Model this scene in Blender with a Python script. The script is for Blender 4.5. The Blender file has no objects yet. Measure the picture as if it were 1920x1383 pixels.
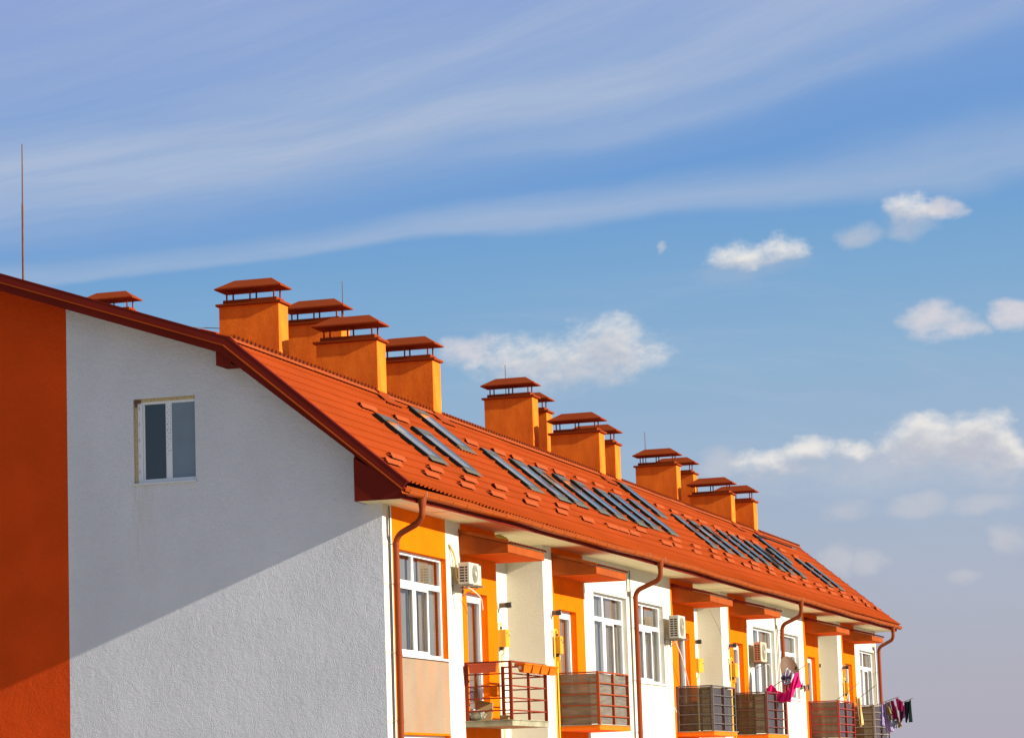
import bpy, math, random
from mathutils import Vector, Matrix
random.seed(7)
D = bpy.data
sc = bpy.context.scene
COL = sc.collection

# ------------------------------------------------------------------ helpers
class MB:
    """collects faces; build() links them as ONE mesh object"""
    def __init__(s): s.v = []; s.f = []
    def add(s, vs, fs):
        o = len(s.v); s.v += [tuple(p) for p in vs]; s.f += [tuple(o + i for i in f) for f in fs]; return s
    def quad(s, a, b, c, d): return s.add([a, b, c, d], [(0, 1, 2, 3)])
    def box(s, x0, x1, y0, y1, z0, z1):
        return s.add([(x, y, z) for z in (z0, z1) for y in (y0, y1) for x in (x0, x1)],
                     [(0, 2, 3, 1), (4, 5, 7, 6), (0, 1, 5, 4), (2, 6, 7, 3), (0, 4, 6, 2), (1, 3, 7, 5)])
    def prism(s, pts, y0, y1):            # polygon in (x, z), extruded along y
        n = len(pts)
        s.add([(x, y0, z) for x, z in pts] + [(x, y1, z) for x, z in pts],
              [tuple(range(n)), tuple(range(2 * n - 1, n - 1, -1))] +
              [(i, i + n, (i + 1) % n + n, (i + 1) % n) for i in range(n)])
        return s
    def tube(s, path, r, n=8, caps=True):
        path = [Vector(p) for p in path]; rings = []
        up = None
        for i, p in enumerate(path):
            t = ((path[min(i + 1, len(path) - 1)] - p).normalized() + (p - path[max(i - 1, 0)]).normalized())
            t.normalize()
            if up is None:
                up = Vector((0, 0, 1)) if abs(t.z) < .9 else Vector((1, 0, 0))
            a = t.cross(up).normalized(); b = a.cross(t).normalized(); up = b
            rr = r[i] if isinstance(r, (list, tuple)) else r
            rings.append([p + a * math.cos(2 * math.pi * k / n) * rr + b * math.sin(2 * math.pi * k / n) * rr for k in range(n)])
        vs = [q for R_ in rings for q in R_]; fs = []
        for i in range(len(path) - 1):
            for k in range(n):
                k2 = (k + 1) % n
                fs.append((i * n + k, i * n + k2, (i + 1) * n + k2, (i + 1) * n + k))
        if caps:
            fs.append(tuple(range(n))[::-1]); fs.append(tuple((len(path) - 1) * n + k for k in range(n)))
        return s.add(vs, fs)
    def grid(s, fn, nu, nv):              # fn(u, v) with u, v in 0..1
        vs = [fn(i / nu, j / nv) for j in range(nv + 1) for i in range(nu + 1)]
        fs = [(j * (nu + 1) + i, j * (nu + 1) + i + 1, (j + 1) * (nu + 1) + i + 1, (j + 1) * (nu + 1) + i)
              for j in range(nv) for i in range(nu)]
        return s.add(vs, fs)
    def build(s, name, m, parent=None, loc=None, smooth=False, bevel=0, thick=0):
        me = D.meshes.new(name); me.from_pydata(s.v, [], s.f); me.update()
        me.materials.append(m)
        if smooth:
            for p in me.polygons: p.use_smooth = True
        o = D.objects.new(name, me); COL.objects.link(o)
        if parent: o.parent = parent
        if loc: o.location = loc
        if thick:
            q = o.modifiers.new('thick', 'SOLIDIFY'); q.thickness = thick
        if bevel:
            q = o.modifiers.new('bevel', 'BEVEL'); q.width = bevel; q.segments = 2; q.limit_method = 'ANGLE'
        return o

def tag(o, label=None, cat=None, group=None, kind=None):
    if label: o['label'] = label
    if cat: o['category'] = cat
    if group: o['group'] = group
    if kind: o['kind'] = kind
    return o
def thing(name, loc, label, cat, group=None):
    o = D.objects.new(name, None); COL.objects.link(o); o.location = loc; o.empty_display_size = .2
    return tag(o, label, cat, group)
def copy_tree(o, parent=None):
    c = o.copy(); COL.objects.link(c)
    if parent: c.parent = parent
    for ch in list(o.children): copy_tree(ch, c)
    return c

# ------------------------------------------------------------------ materials
def mat(name, col, rough=.75, spec=.3, var=None, bump=None, metal=0, stain=None):
    """var=(scale, amount) mottles the paint; bump=[(scale, height)..]; stain=(colour, scale, amount, streak)"""
    m = D.materials.new(name); m.use_nodes = True; nt = m.node_tree; N = nt.nodes; L = nt.links
    b = N['Principled BSDF']; b.inputs['Roughness'].default_value = rough
    b.inputs['Specular IOR Level'].default_value = spec; b.inputs['Metallic'].default_value = metal
    b.inputs['Base Color'].default_value = (*col, 1)
    tc = N.new('ShaderNodeTexCoord'); out = None
    if var:
        n = N.new('ShaderNodeTexNoise'); n.inputs['Scale'].default_value = var[0]; n.inputs['Detail'].default_value = 6
        L.new(tc.outputs['Object'], n.inputs['Vector'])
        r = N.new('ShaderNodeMapRange'); r.inputs[1].default_value = .3; r.inputs[2].default_value = .7
        r.inputs[3].default_value = 1 - var[1]; r.inputs[4].default_value = 1 + var[1]
        L.new(n.outputs['Fac'], r.inputs[0])
        x = N.new('ShaderNodeMix'); x.data_type = 'RGBA'; x.blend_type = 'MULTIPLY'; x.inputs[0].default_value = 1
        x.inputs[6].default_value = (*col, 1); L.new(r.outputs[0], x.inputs[7]); out = x.outputs[2]
    if stain:
        sc_, ssc, amt, stretch = stain
        mp = N.new('ShaderNodeMapping'); mp.inputs['Scale'].default_value = (1, 1, stretch)
        L.new(tc.outputs['Object'], mp.inputs['Vector'])
        n = N.new('ShaderNodeTexNoise'); n.inputs['Scale'].default_value = ssc; n.inputs['Detail'].default_value = 5
        n.inputs['Roughness'].default_value = .6
        L.new(mp.outputs[0], n.inputs['Vector'])
        r = N.new('ShaderNodeMapRange'); r.inputs[1].default_value = .48; r.inputs[2].default_value = .72
        r.inputs[3].default_value = 0; r.inputs[4].default_value = amt; L.new(n.outputs['Fac'], r.inputs[0])
        x = N.new('ShaderNodeMix'); x.data_type = 'RGBA'; L.new(r.outputs[0], x.inputs[0])
        if out: L.new(out, x.inputs[6])
        else: x.inputs[6].default_value = (*col, 1)
        x.inputs[7].default_value = (*sc_, 1); out = x.outputs[2]
    if out: L.new(out, b.inputs['Base Color'])
    if bump:
        prev = None
        for s_, h_ in bump:
            n = N.new('ShaderNodeTexNoise'); n.inputs['Scale'].default_value = s_; n.inputs['Detail'].default_value = 4
            L.new(tc.outputs['Object'], n.inputs['Vector'])
            bp = N.new('ShaderNodeBump'); bp.inputs['Strength'].default_value = 1; bp.inputs['Distance'].default_value = h_
            L.new(n.outputs['Fac'], bp.inputs['Height'])
            if prev: L.new(prev, bp.inputs['Normal'])
            prev = bp.outputs[0]
        L.new(prev, b.inputs['Normal'])
    return m

STUCCO = [(5, .020), (15, .013), (52, .021)]
M = dict(
    white=mat('white_stucco', (.70, .688, .675), .9, .1, (.7, .06), STUCCO, stain=((.60, .59, .575), .5, .5, .25)),
    facade=mat('facade_white_plaster', (.63, .585, .47), .9, .05, (1.3, .04), [(14, .004), (60, .010)], stain=((.55, .50, .38), .8, .4, .3)),
    orange=mat('orange_plaster', (.80, .142, .002), .95, .03, (2.0, .08), [(14, .004), (60, .010)]),
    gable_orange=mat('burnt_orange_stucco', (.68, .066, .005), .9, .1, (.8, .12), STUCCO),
    peach=mat('glare_peach_plaster', (.275, .195, .125), .9, .1, (1.4, .08), [(22, .010)], stain=((.42, .17, .06), .9, .5, .4)),  # orange wall washed out by lens glare, the glare painted in as peach
    chimney=mat('chimney_orange_plaster', (.79, .186, .018), .95, .03, (1.4, .13), [(5, .012), (60, .016)], stain=((.58, .105, .014), 1.6, .8, .3)),
    tile=mat('metal_tile_orange', (.285, .0405, .0040), .75, .05, (.45, .10), None, stain=((.24, .036, .004), 1.3, .5, 1)),
    trim=mat('dark_red_sheet_metal', (.155, .0150, .0085), .8, .04, (1.2, .12)),
    trim_light=mat('orange_sheet_metal', (.31, .055, .006), .7, .06, (1.0, .06)),
    gutter=mat('gutter_orange_steel', (.31, .056, .0030), .5, .10, (2.0, .06)),
    pipe=mat('downpipe_brown_red_steel', (.215, .037, .006), .5, .14, (1.5, .07)),
    guard=mat('snow_guard_salmon', (.315, .060, .012), .7, .08, (1.5, .06)),
    cap=mat('chimney_cap_red_metal', (.235, .036, .0045), .75, .07, (1.5, .09)),
    soffit=mat('cream_soffit_panel', (.74, .645, .375), .6, .25, (.8, .05)),
    canopy=mat('canopy_orange_metal', (.31, .060, .007), .7, .08, (2.0, .08), stain=((.14, .04, .015), 2.5, .45, .4)),
    canopy_under=mat('canopy_orange_plaster', (.66, .12, .004), .9, .04, (2, .06)),
    frame=mat('white_window_plastic', (.72, .72, .70), .35, .4),
    sill=mat('white_sill', (.62, .62, .60), .4, .4, (5, .05)),
    foam=mat('yellow_mounting_foam', (.52, .40, .20), .9, .1, (30, .3), [(60, .01)]),
    darkmark=mat('dark_print', (.06, .06, .07), .7, .2),
    sky_frame=mat('skylight_grey_metal', (.075, .072, .055), .38, .5, (3, .1)),
    sky_flash=mat('skylight_grey_flashing', (.105, .10, .07), .6, .3, (3, .1)),
    blind=mat('pale_roof_blind', (.46, .40, .28), .8, .2, (4, .2)),
    pane_sheen=mat('grey_sky_reflection', (.27, .275, .265), .9, .05, (2, .15)),  # pale grey painted in for the sky reflected by the panes
    sky_shade=mat('shaded_skylight_side', (.016, .014, .009), .7, .1),  # frame's shaded side and its shadow, painted in as near-black
    gap=mat('shadowed_tile_edge', (.040, .010, .006), .9, .03),  # near-black for painted shadow under tile edges; the backing net shares it
    interior=mat('dim_interior', (.05, .05, .055), .9, .1),
    ac=mat('ac_cream_casing', (.52, .47, .36), .45, .4, (3, .04)),
    ac_tan=mat('ac_tan_casing', (.50, .40, .26), .5, .4, (3, .05)),
    ac_grille=mat('ac_dark_grille', (.022, .022, .014), .6, .3),
    ac_fan=mat('ac_fan_guard', (.30, .28, .21), .5, .4, (6, .1)),
    steel=mat('galvanised_bracket', (.24, .22, .17), .5, .4, (8, .15)),
    gas=mat('gas_box_yellow', (.72, .30, .008), .5, .35, (3, .06)),
    gas_pipe=mat('gas_pipe_yellow', (.72, .46, .03), .5, .35),
    flue=mat('flue_brown_steel', (.13, .055, .028), .5, .35, (8, .2)),
    black=mat('black_plastic', (.015, .013, .012), .5, .4),
    cable=mat('grey_cable', (.17, .145, .11), .7, .2),
    insul=mat('yellow_pipe_insulation', (.62, .47, .14), .8, .2, (9, .15)),
    hose=mat('white_drain_hose', (.62, .52, .42), .6, .3),
    slab_grey=mat('weathered_balcony_slab', (.30, .27, .17), .9, .1, (4, .25), [(25, .01)]),
    slab_orange=mat('balcony_orange_plaster', (.82, .15, .008), .85, .1, (3, .08), [(25, .008)]),
    rail_red=mat('railing_oxide_red', (.20, .025, .006), .6, .12, (5, .1)),
    rail_orange=mat('railing_orange_red', (.28, .052, .012), .6, .12, (5, .08)),
    rail_brown=mat('railing_dark_brown', (.10, .075, .062), .5, .4, (5, .1)),
    rail_wine=mat('railing_wine_red', (.12, .030, .022), .5, .4, (5, .1)),
    rail_bright=mat('railing_bright_red', (.30, .022, .010), .45, .4, (5, .08)),
    rail_grey=mat('railing_grey', (.22, .17, .14), .45, .4, (5, .08)),
    pot=mat('terracotta_plastic_pot', (.70, .135, .004), .7, .10, (5, .06)),
    pot_dark=mat('brown_plastic_planter', (.44, .060, .010), .5, .35, (5, .06)),
    soil=mat('dark_soil', (.03, .02, .012), .95, .1),
    leaf=mat('small_green_leaves', (.08, .11, .02), .8, .2),
    card=mat('cardboard', (.30, .185, .085), .85, .15, (4, .12)),
    bag=mat('crumpled_translucent_bag', (.34, .32, .22), .35, .4, (9, .3), [(14, .05)]),
    dish=mat('dish_brown_metal', (.13, .068, .034), .6, .2, (3, .08)),
    pole=mat('drying_pole_steel', (.20, .155, .09), .4, .5),
    ground=mat('pale_ground', (.40, .36, .29), .95, .1, (.05, .15)),
)
for nm, c in dict(pink=(.80, .016, .17), shirt=(.50, .50, .58), shirt_dark=(.07, .06, .11), salmon=(.45, .10, .11), towel=(.60, .42, .17), lavender=(.34, .25, .44), grey_cloth=(.20, .165, .15),
                  mustard=(.34, .22, .05), magenta=(.22, .004, .055), purple=(.05, .008, .03), blackc=(.008, .016, .016), paleblue=(.25, .30, .36), stripe=(.5, .5, .42)).items():
    M[nm] = mat('cloth_' + nm, c, .9, .1, (6, .12), [(20, .012)])

def glass_mat(name, tint, refl=.10, rough=.02, gloss=(.95, .95, .95)):
    m = D.materials.new(name); m.use_nodes = True; nt = m.node_tree; N = nt.nodes; L = nt.links
    N.remove(N['Principled BSDF']); o = N['Material Output']
    t = N.new('ShaderNodeBsdfTransparent'); t.inputs[0].default_value = (*tint, 1)
    g = N.new('ShaderNodeBsdfGlossy'); g.inputs['Roughness'].default_value = rough; g.inputs[0].default_value = (*gloss, 1)
    f = N.new('ShaderNodeFresnel'); f.inputs[0].default_value = 1.5
    a = N.new('ShaderNodeMath'); a.operation = 'ADD'; a.inputs[1].default_value = refl; a.use_clamp = True; L.new(f.outputs[0], a.inputs[0])
    x = N.new('ShaderNodeMixShader'); L.new(a.outputs[0], x.inputs[0]); L.new(t.outputs[0], x.inputs[1]); L.new(g.outputs[0], x.inputs[2])
    L.new(x.outputs[0], o.inputs[0]); return m
def sill_stain(m):
    nt = m.node_tree; N = nt.nodes; L = nt.links; b = N['Principled BSDF']; src = b.inputs['Base Color'].links[0].from_socket
    tc = N.new('ShaderNodeTexCoord'); sp = N.new('ShaderNodeSeparateXYZ'); L.new(tc.outputs['Object'], sp.inputs[0])
    def rng(sock, a, b_):
        r = N.new('ShaderNodeMapRange'); r.interpolation_type = 'SMOOTHSTEP'; r.inputs[1].default_value = a; r.inputs[2].default_value = b_; L.new(sock, r.inputs[0]); return r.outputs[0]
    def mul(a, b_):
        q = N.new('ShaderNodeMath'); q.operation = 'MULTIPLY'
        for i, v in enumerate((a, b_)):
            if isinstance(v, float): q.inputs[i].default_value = v
            else: L.new(v, q.inputs[i])
        return q.outputs[0]
    n = N.new('ShaderNodeTexNoise'); n.inputs['Scale'].default_value = 3; n.inputs['Detail'].default_value = 5
    mp = N.new('ShaderNodeMapping'); mp.inputs['Scale'].default_value = (5, 1, .6); L.new(tc.outputs['Object'], mp.inputs[0]); L.new(mp.outputs[0], n.inputs[0])
    col = mul(rng(sp.outputs[0], -4.75, -4.50), rng(sp.outputs[0], -4.05, -4.45))
    ht = mul(rng(sp.outputs[2], 5.2, 7.3), rng(sp.outputs[2], 7.42, 7.40))
    f = mul(mul(mul(col, ht), rng(n.outputs[0], .35, .65)), .30)
    x = N.new('ShaderNodeMix'); x.data_type = 'RGBA'; L.new(f, x.inputs[0]); L.new(src, x.inputs[6]); x.inputs[7].default_value = (.46, .40, .27, 1); L.new(x.outputs[2], b.inputs['Base Color'])
sill_stain(M['white'])
M['glass'] = glass_mat('window_glass', (.80, .81, .80), .07)
M['glass_dark'] = glass_mat('dark_window_glass', (.35, .37, .40), .05, .03)
M['net_blue'] = mat('blue_grey_insect_screen', (.17, .215, .255), .55, .5, (3, .06))
M['skyglass'] = glass_mat('skylight_glass', (.82, .81, .77), .06, .06, (1, .93, .80))

def veil(name, col, alpha, scale=None, grain=None):
    """a woven or corrugated privacy screen one can partly see through"""
    m = D.materials.new(name); m.use_nodes = True; nt = m.node_tree; N = nt.nodes; L = nt.links
    b = N['Principled BSDF']; b.inputs['Roughness'].default_value = .7; b.inputs['Specular IOR Level'].default_value = .2
    b.inputs['Base Color'].default_value = (*col, 1)
    tc = N.new('ShaderNodeTexCoord')
    if grain:
        mp = N.new('ShaderNodeMapping'); mp.inputs['Scale'].default_value = grain; L.new(tc.outputs['Object'], mp.inputs[0])
        n = N.new('ShaderNodeTexNoise'); n.inputs['Scale'].default_value = 2.2; n.inputs['Detail'].default_value = 6; L.new(mp.outputs[0], n.inputs[0])
        r = N.new('ShaderNodeMapRange'); r.inputs[1].default_value = .3; r.inputs[2].default_value = .7; r.inputs[3].default_value = .72; r.inputs[4].default_value = 1.2
        L.new(n.outputs[0], r.inputs[0])
        x = N.new('ShaderNodeMix'); x.data_type = 'RGBA'; x.blend_type = 'MULTIPLY'; x.inputs[0].default_value = 1; x.inputs[6].default_value = (*col, 1)
        L.new(r.outputs[0], x.inputs[7]); L.new(x.outputs[2], b.inputs['Base Color'])
    if alpha < 1:
        t = N.new('ShaderNodeBsdfTransparent'); t.inputs[0].default_value = (.95, .85, .7, 1)
        x = N.new('ShaderNodeMixShader'); x.inputs[0].default_value = alpha
        L.new(t.outputs[0], x.inputs[1]); L.new(b.outputs[0], x.inputs[2]); L.new(x.outputs[0], N['Material Output'].inputs[0])
    return m
M['v_reed'] = veil('grey_brown_reed_screen', (.24, .165, .105), .965, grain=(1, 1, 7))
M['v_wood'] = veil('weathered_grey_board', (.15, .125, .095), 1, grain=(1.2, 1.2, 9))
M['v_mesh'] = veil('dark_brown_netting', (.085, .050, .025), .93, grain=(6, 6, 1))
M['v_panel'] = veil('grey_purple_panel', (.056, .047, .051), 1, grain=(5, 5, .6))
M['v_brown'] = veil('brown_net_screen', (.105, .060, .024), .955, grain=(4, 4, .5))
M['v_tan'] = veil('tan_plastic_screen', (.18, .115, .068), .965, grain=(3, 3, 1))

def curtain_mat(name, col):
    return mat(name, col, .95, .05, (2.5, .12))
M['curtain'] = curtain_mat('grey_white_curtain', (.21, .205, .185))
M['curtain_warm'] = curtain_mat('beige_curtain', (.25, .19, .125))
M['curtain_dark'] = curtain_mat('dark_curtain', (.06, .055, .055))

# ------------------------------------------------------------------ geometry constants (metres; x out of the facade, y along it)
SL = .838; CS = 1 / math.hypot(1, SL); SN = SL * CS          # steep roof slope
KX, KZ = -2.54, 9.76                                       # kink of the mansard
SU = .341; RX = -8.0; RZ = KZ + SU * (KX - RX)             # upper slope and ridge
Y0, Y1 = -.56, 50.2                                        # roof ends
YW = 49.62                                                 # far gable wall
SOF = 6.82
def lerp_tab(t, y):
    if y <= t[0][0]: return t[0][1]
    for (a, va), (b, vb) in zip(t, t[1:]):
        if y <= b:
            k = (y - a) / (b - a); k = k * k * (3 - 2 * k); return va + (vb - va) * k
    return t[-1][1]
EAVE = [(-.56, .55), (2.8, .63), (7, .685), (14, .715), (20, .705), (36, .675), (50.2, .63)]
def xe(y): return lerp_tab(EAVE, y)                          # outer edge of the soffit: the long eave is not quite straight
def roof_pt(s, y, h=0): return (KX + s * CS + h * SN, y, KZ - s * SN + h * CS)
TH = math.atan(SL)

bld = thing('apartment_building', (0, 0, 0), 'long white and orange apartment building under a steep orange metal tile roof with many chimneys', 'building')

# ------------------------------------------------------------------ ground (far below the frame)
g = MB(); g.quad((-4000, -4000, 0), (4000, -4000, 0), (4000, 4000, 0), (-4000, 4000, 0))
tag(g.build('ground', M['ground']), kind='structure')

# ------------------------------------------------------------------ facade
OR = [(.48, 3.48), (4.38, 6.6), (10.52, 12.95), (20.8, 23.24), (27.09, 29.35), (37.13, 39.42), (43.24, 45.61)]
REC = [(6.6, 9.85, .77), (23.24, 26.24, .62), (39.42, 42.6, .66)]
WIN = [(.80, 3.47), (13.75, 16.58), (17.35, 20.02), (30.13, 32.96), (33.70, 36.36), (46.45, 49.24)]
DOOR = [(4.68, 5.96), (10.98, 12.30), (21.41, 22.64), (27.63, 28.80), (37.66, 38.86), (43.78, 44.98)]
WZ = (4.28, 6.10); DZ = (3.2, 5.58)
holes = [(a, b, WZ[0], WZ[1], .10) for a, b in WIN] + [(a, b, DZ[0], DZ[1], .13) for a, b in DOOR] + [(.80, 3.47, 1.3, 2.92, .10)]
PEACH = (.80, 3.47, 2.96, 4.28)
ys = sorted({0, YW, *[v for o in OR for v in o], *[v for r in REC for v in r[:2]], *[v for h in holes for v in h[:2]]})
zs = sorted({0, SOF + .06, *[v for h in holes for v in h[2:4]], 2.96})
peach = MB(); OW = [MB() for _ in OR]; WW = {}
def zone(y):
    for o, m_ in zip(OR, OW):
        if o[0] < y < o[1]: return m_
    k = sum(y > o[0] for o in OR); k = (k, sum(y > r[0] for r in REC))
    return WW.setdefault(k, MB())
for a, b in zip(ys, ys[1:]):
    for c, d in zip(zs, zs[1:]):
        y, z = (a + b) / 2, (c + d) / 2
        if any(r[0] < y < r[1] for r in REC): continue
        if any(h[0] < y < h[1] and h[2] < z < h[3] for h in holes): continue
        m_ = zone(y)
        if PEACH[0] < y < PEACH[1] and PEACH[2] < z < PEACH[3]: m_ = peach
        m_.quad((0, a, c), (0, b, c), (0, b, d), (0, a, d))
for a, b, c, d, dp in holes:                                  # reveals
    m_ = zone((a + b) / 2)
    m_.quad((0, a, c), (0, a, d), (-dp - .1, a, d), (-dp - .1, a, c)).quad((0, b, c), (-dp - .1, b, c), (-dp - .1, b, d), (0, b, d))
    m_.quad((0, a, d), (0, b, d), (-dp - .1, b, d), (-dp - .1, a, d)).quad((0, a, c), (-dp - .1, a, c), (-dp - .1, b, c), (0, b, c))
for a, b, dp in REC:
    t = SOF + .06
    rw = MB(); rw.quad((-dp, a, 0), (-dp, b, 0), (-dp, b, t), (-dp, a, t))
    rw.quad((0, a, 0), (-dp, a, 0), (-dp, a, t), (0, a, t)).quad((0, b, 0), (0, b, t), (-dp, b, t), (-dp, b, 0))
    rw.build('recess_wall', M['facade'], bld)
for m_ in WW.values(): m_.build('wall', M['facade'], bld)
for m_ in OW: m_.build('accent_wall', M['orange'], bld)
tag(peach.build('parapet_panel', M['peach'], bld), 'panel under the first window, lens glare painted on as peach')

# gable walls, with the attic window opening
def rz(x):                                                    # roof surface height
    x = x if x > RX else 2 * RX - x
    return KZ - SL * (x - KX) if x > KX else KZ - SU * (x - KX)
GW = (-4.57, -3.40, 7.41, 8.92)
xs = [0, -.6, -1.3, -2.0, KX, -3.0, GW[1], GW[0], -5.3, -5.84, -7, RX, 2 * RX + 5.84, -13.46, -16]
gw, go, gfar = MB(), MB(), MB()
for b, a in zip(xs, xs[1:]):
    top = lambda x: rz(x) - .135
    tgt = go if -10.2 < (a + b) / 2 < -5.84 else gw
    if (a, b) == (GW[0], GW[1]):
        tgt.quad((a, 0, 0), (b, 0, 0), (b, 0, GW[2]), (a, 0, GW[2])).quad((a, 0, GW[3]), (b, 0, GW[3]), (b, 0, top(b)), (a, 0, top(a)))
    else:
        tgt.quad((a, 0, 0), (b, 0, 0), (b, 0, top(b)), (a, 0, top(a)))
    gfar.quad((a, YW, 0), (a, YW, top(a)), (b, YW, top(b)), (b, YW, 0))
x0, x1, z0, z1 = GW; dp = .09
for q in (((x0, 0, z0), (x0, 0, z1), (x0, dp + .1, z1), (x0, dp + .1, z0)), ((x1, 0, z0), (x1, dp + .1, z0), (x1, dp + .1, z1), (x1, 0, z1)),
          ((x0, 0, z1), (x1, 0, z1), (x1, dp + .1, z1), (x0, dp + .1, z1)), ((x0, 0, z0), (x0, dp + .1, z0), (x1, dp + .1, z0), (x1, 0, z0))):
    gw.quad(*q)
gfar.quad((-16, 0, 0), (-16, 0, 6.9), (-16, YW, 6.9), (-16, YW, 0))
gw.build('gable_wall', M['white'], bld); go.build('gable_panel', M['gable_orange'], bld); gfar.build('rear_wall', M['facade'], bld)

# ------------------------------------------------------------------ windows
def curtain_sheet(y0, y1, x, z0, z1, amp=.02, period=.13, ph=0):
    c = MB(); n = max(8, int((y1 - y0) / .02))
    c.grid(lambda u, v: (x + amp * math.sin(2 * math.pi * (y0 + (y1 - y0) * u) / period + ph + 1.3 * math.sin(9 * u + ph)), y0 + (y1 - y0) * u, z0 + (z1 - z0) * v), n, 2)
    return c
def make_window(y0, y1, z0, z1, depth, k):
    f = MB(); xf, xb = -depth, -depth - .06; t = .06
    zt = z0 + (z1 - z0) * .70; w = y1 - y0; ym = y0 + w * (.40 if k else .395); yn = y0 + w * .70
    f.box(xb, xf, y0, y0 + t, z0, z1).box(xb, xf, y1 - t, y1, z0, z1)
    f.box(xb, xf, y0 + t, y1 - t, z0, z0 + t).box(xb, xf, y0 + t, y1 - t, z1 - t, z1)
    f.box(xb, xf, y0 + t, y1 - t, zt - .05, zt + .05)
    f.box(xb, xf, ym - .045, ym + .045, z0 + t, zt - .05).box(xb, xf, ym - .045, ym + .045, zt + .05, z1 - t)
    f.box(xb, xf, yn - .04, yn + .04, z0 + t, zt - .05)
    xs_, xo = xf, xf + .022                                    # opening sash in the middle light, proud of the frame
    for a, b in ((ym + .035, yn - .03),) + (((y0 + t - .015, ym - .035),) if k % 2 == 0 else ()):
        f.box(xs_, xo, a, a + .055, z0 + t - .01, zt - .045).box(xs_, xo, b - .055, b, z0 + t - .01, zt - .045)
        f.box(xs_, xo, a + .055, b - .055, z0 + t - .01, z0 + t + .05).box(xs_, xo, a + .055, b - .055, zt - .105, zt - .045)
    wdw = f.build('window', M['frame'], bld, bevel=.006)
    for a, b, c, d in ((y0 + t, ym - .045, z0 + t, zt - .05), (ym + .045, yn - .04, z0 + t, zt - .05), (yn + .04, y1 - t, z0 + t, zt - .05),
                       (y0 + t, ym - .045, zt + .05, z1 - t), (ym + .045, y1 - t, zt + .05, z1 - t)):
        p = MB(); x = -depth - .03; p.quad((x, a, c), (x, b, c), (x, b, d), (x, a, d)); p.build('pane', M['glass'], wdw)
    c = curtain_sheet(y0 + .005, y1 - .005, -depth - .125, z0, z1, .010, .17, k * 1.7)
    c.build('curtain', M['curtain'], wdw, smooth=True)
    c = curtain_sheet(y0 + w * .60, y0 + w * .82, -depth - .095, z0, z1, .008, .10, k)
    c.build('curtain', M['curtain_warm'], wdw, smooth=True)
    s = MB(); s.box(-depth, .045, y0 - .02, y1 + .02, z0 - .035, z0 + .004); s.build('sill', M['sill'], wdw, bevel=.005)
    return wdw
for k, (a, b) in enumerate(WIN): make_window(a, b, WZ[0], WZ[1], .10, k)
make_window(.80, 3.47, 1.3, 2.92, .10, 7)

def make_door(y0, y1, k):
    z0, z1 = DZ; xf, xb = -.13, -.19; t = .085; f = MB()
    f.box(xb, xf, y0, y0 + t, z0, z1).box(xb, xf, y1 - t, y1, z0, z1).box(xb, xf, y0 + t, y1 - t, z1 - t, z1).box(xb, xf, y0 + t, y1 - t, z0, z0 + .14)
    f.box(xb, xf + .02, y0 + t - .02, y0 + t + .06, z0 + .14, z1 - t).box(xb, xf + .02, y1 - t - .06, y1 - t + .02, z0 + .14, z1 - t)
    f.box(xb, xf + .02, y0 + t + .06, y1 - t - .06, z1 - t - .08, z1 - t).box(xb, xf + .02, y0 + t + .06, y1 - t - .06, z0 + .14, z0 + .24)
    d = f.build('balcony_door', M['frame'], bld, bevel=.006)
    p = MB(); x = -.16; p.quad((x, y0 + .14, z0 + .24), (x, y1 - .14, z0 + .24), (x, y1 - .14, z1 - .16), (x, y0 + .14, z1 - .16)); p.build('pane', M['glass'], d)
    curtain_sheet(y0 + .005, y1 - .005, -.245, z0, z1, .016, .12 if k else .5, k).build('curtain', M['curtain_warm'], d, smooth=True)
    h = MB(); h.box(xf + .02, xf + .05, y1 - t - .05, y1 - t - .02, 4.25, 4.29).box(xf + .04, xf + .055, y1 - t - .05, y1 - t - .02, 4.15, 4.29); h.build('handle', M['steel'], d)
for k, (a, b) in enumerate(DOOR): make_door(a, b, k)

# attic window in the gable: unfinished, with foam along its left reveal
x0, x1, z0, z1 = GW; f = MB(); y, yb = .055, .13
f.box(x0 + .055, x0 + .15, y, yb, z0, z1 - .05).box(x0 + .15, x1, y, yb, z0, z0 + .09).box(x0 + .15, x1 - .03, y, yb, z1 - .10, z1 - .05)
f.box(-3.965, -3.865, y, yb, z0 + .09, z1 - .10).box(x1 - .03, x1, y, yb, z0 + .09, z1 - .05)
f.box(x0 + .15, x0 + .185, y + .02, yb, z0 + .09, z1 - .10).box(-3.99, -3.965, y + .02, yb, z0 + .09, z1 - .10)
gwin = f.build('window', M['frame'], bld, bevel=.004); tag(gwin, 'small white attic window with foam and tape left around it')
p = MB(); p.quad((x0 + .15, .10, z0 + .09), (-3.965, .10, z0 + .09), (-3.965, .10, z1 - .10), (x0 + .15, .10, z1 - .10)); p.build('pane', M['glass_dark'], gwin)
p = MB(); p.quad((-3.865, .06, z0 + .09), (x1 - .004, .06, z0 + .09), (x1 - .004, .06, z1 - .06), (-3.865, .06, z1 - .06)); p.build('insect_screen', M['net_blue'], gwin)
c = MB(); c.grid(lambda u, v: (x0 + .1 + u * 1.2, .22 + .03 * math.sin(u * 27 + .6 * math.sin(8 * v)), z0 + v * 1.55), 60, 6); c.build('curtain', M['curtain_dark'], gwin, smooth=True)
c = MB(); c.box(x0 + .002, x0 + .055, .035, .12, z0 + .004, z1 - .002).box(x0 + .055, x1 - .002, .035, .12, z1 - .052, z1 - .002); c.build('mounting_foam', M['foam'], gwin)
c = MB(); c.box(x0 + .01, x0 + .13, .024, .034, z1 - .075, z1 - .012).box(x0 + .02, x0 + .06, .024, .034, z1 - .14, z1 - .075); c.build('foam_lump', M['flue'], gwin)
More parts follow.
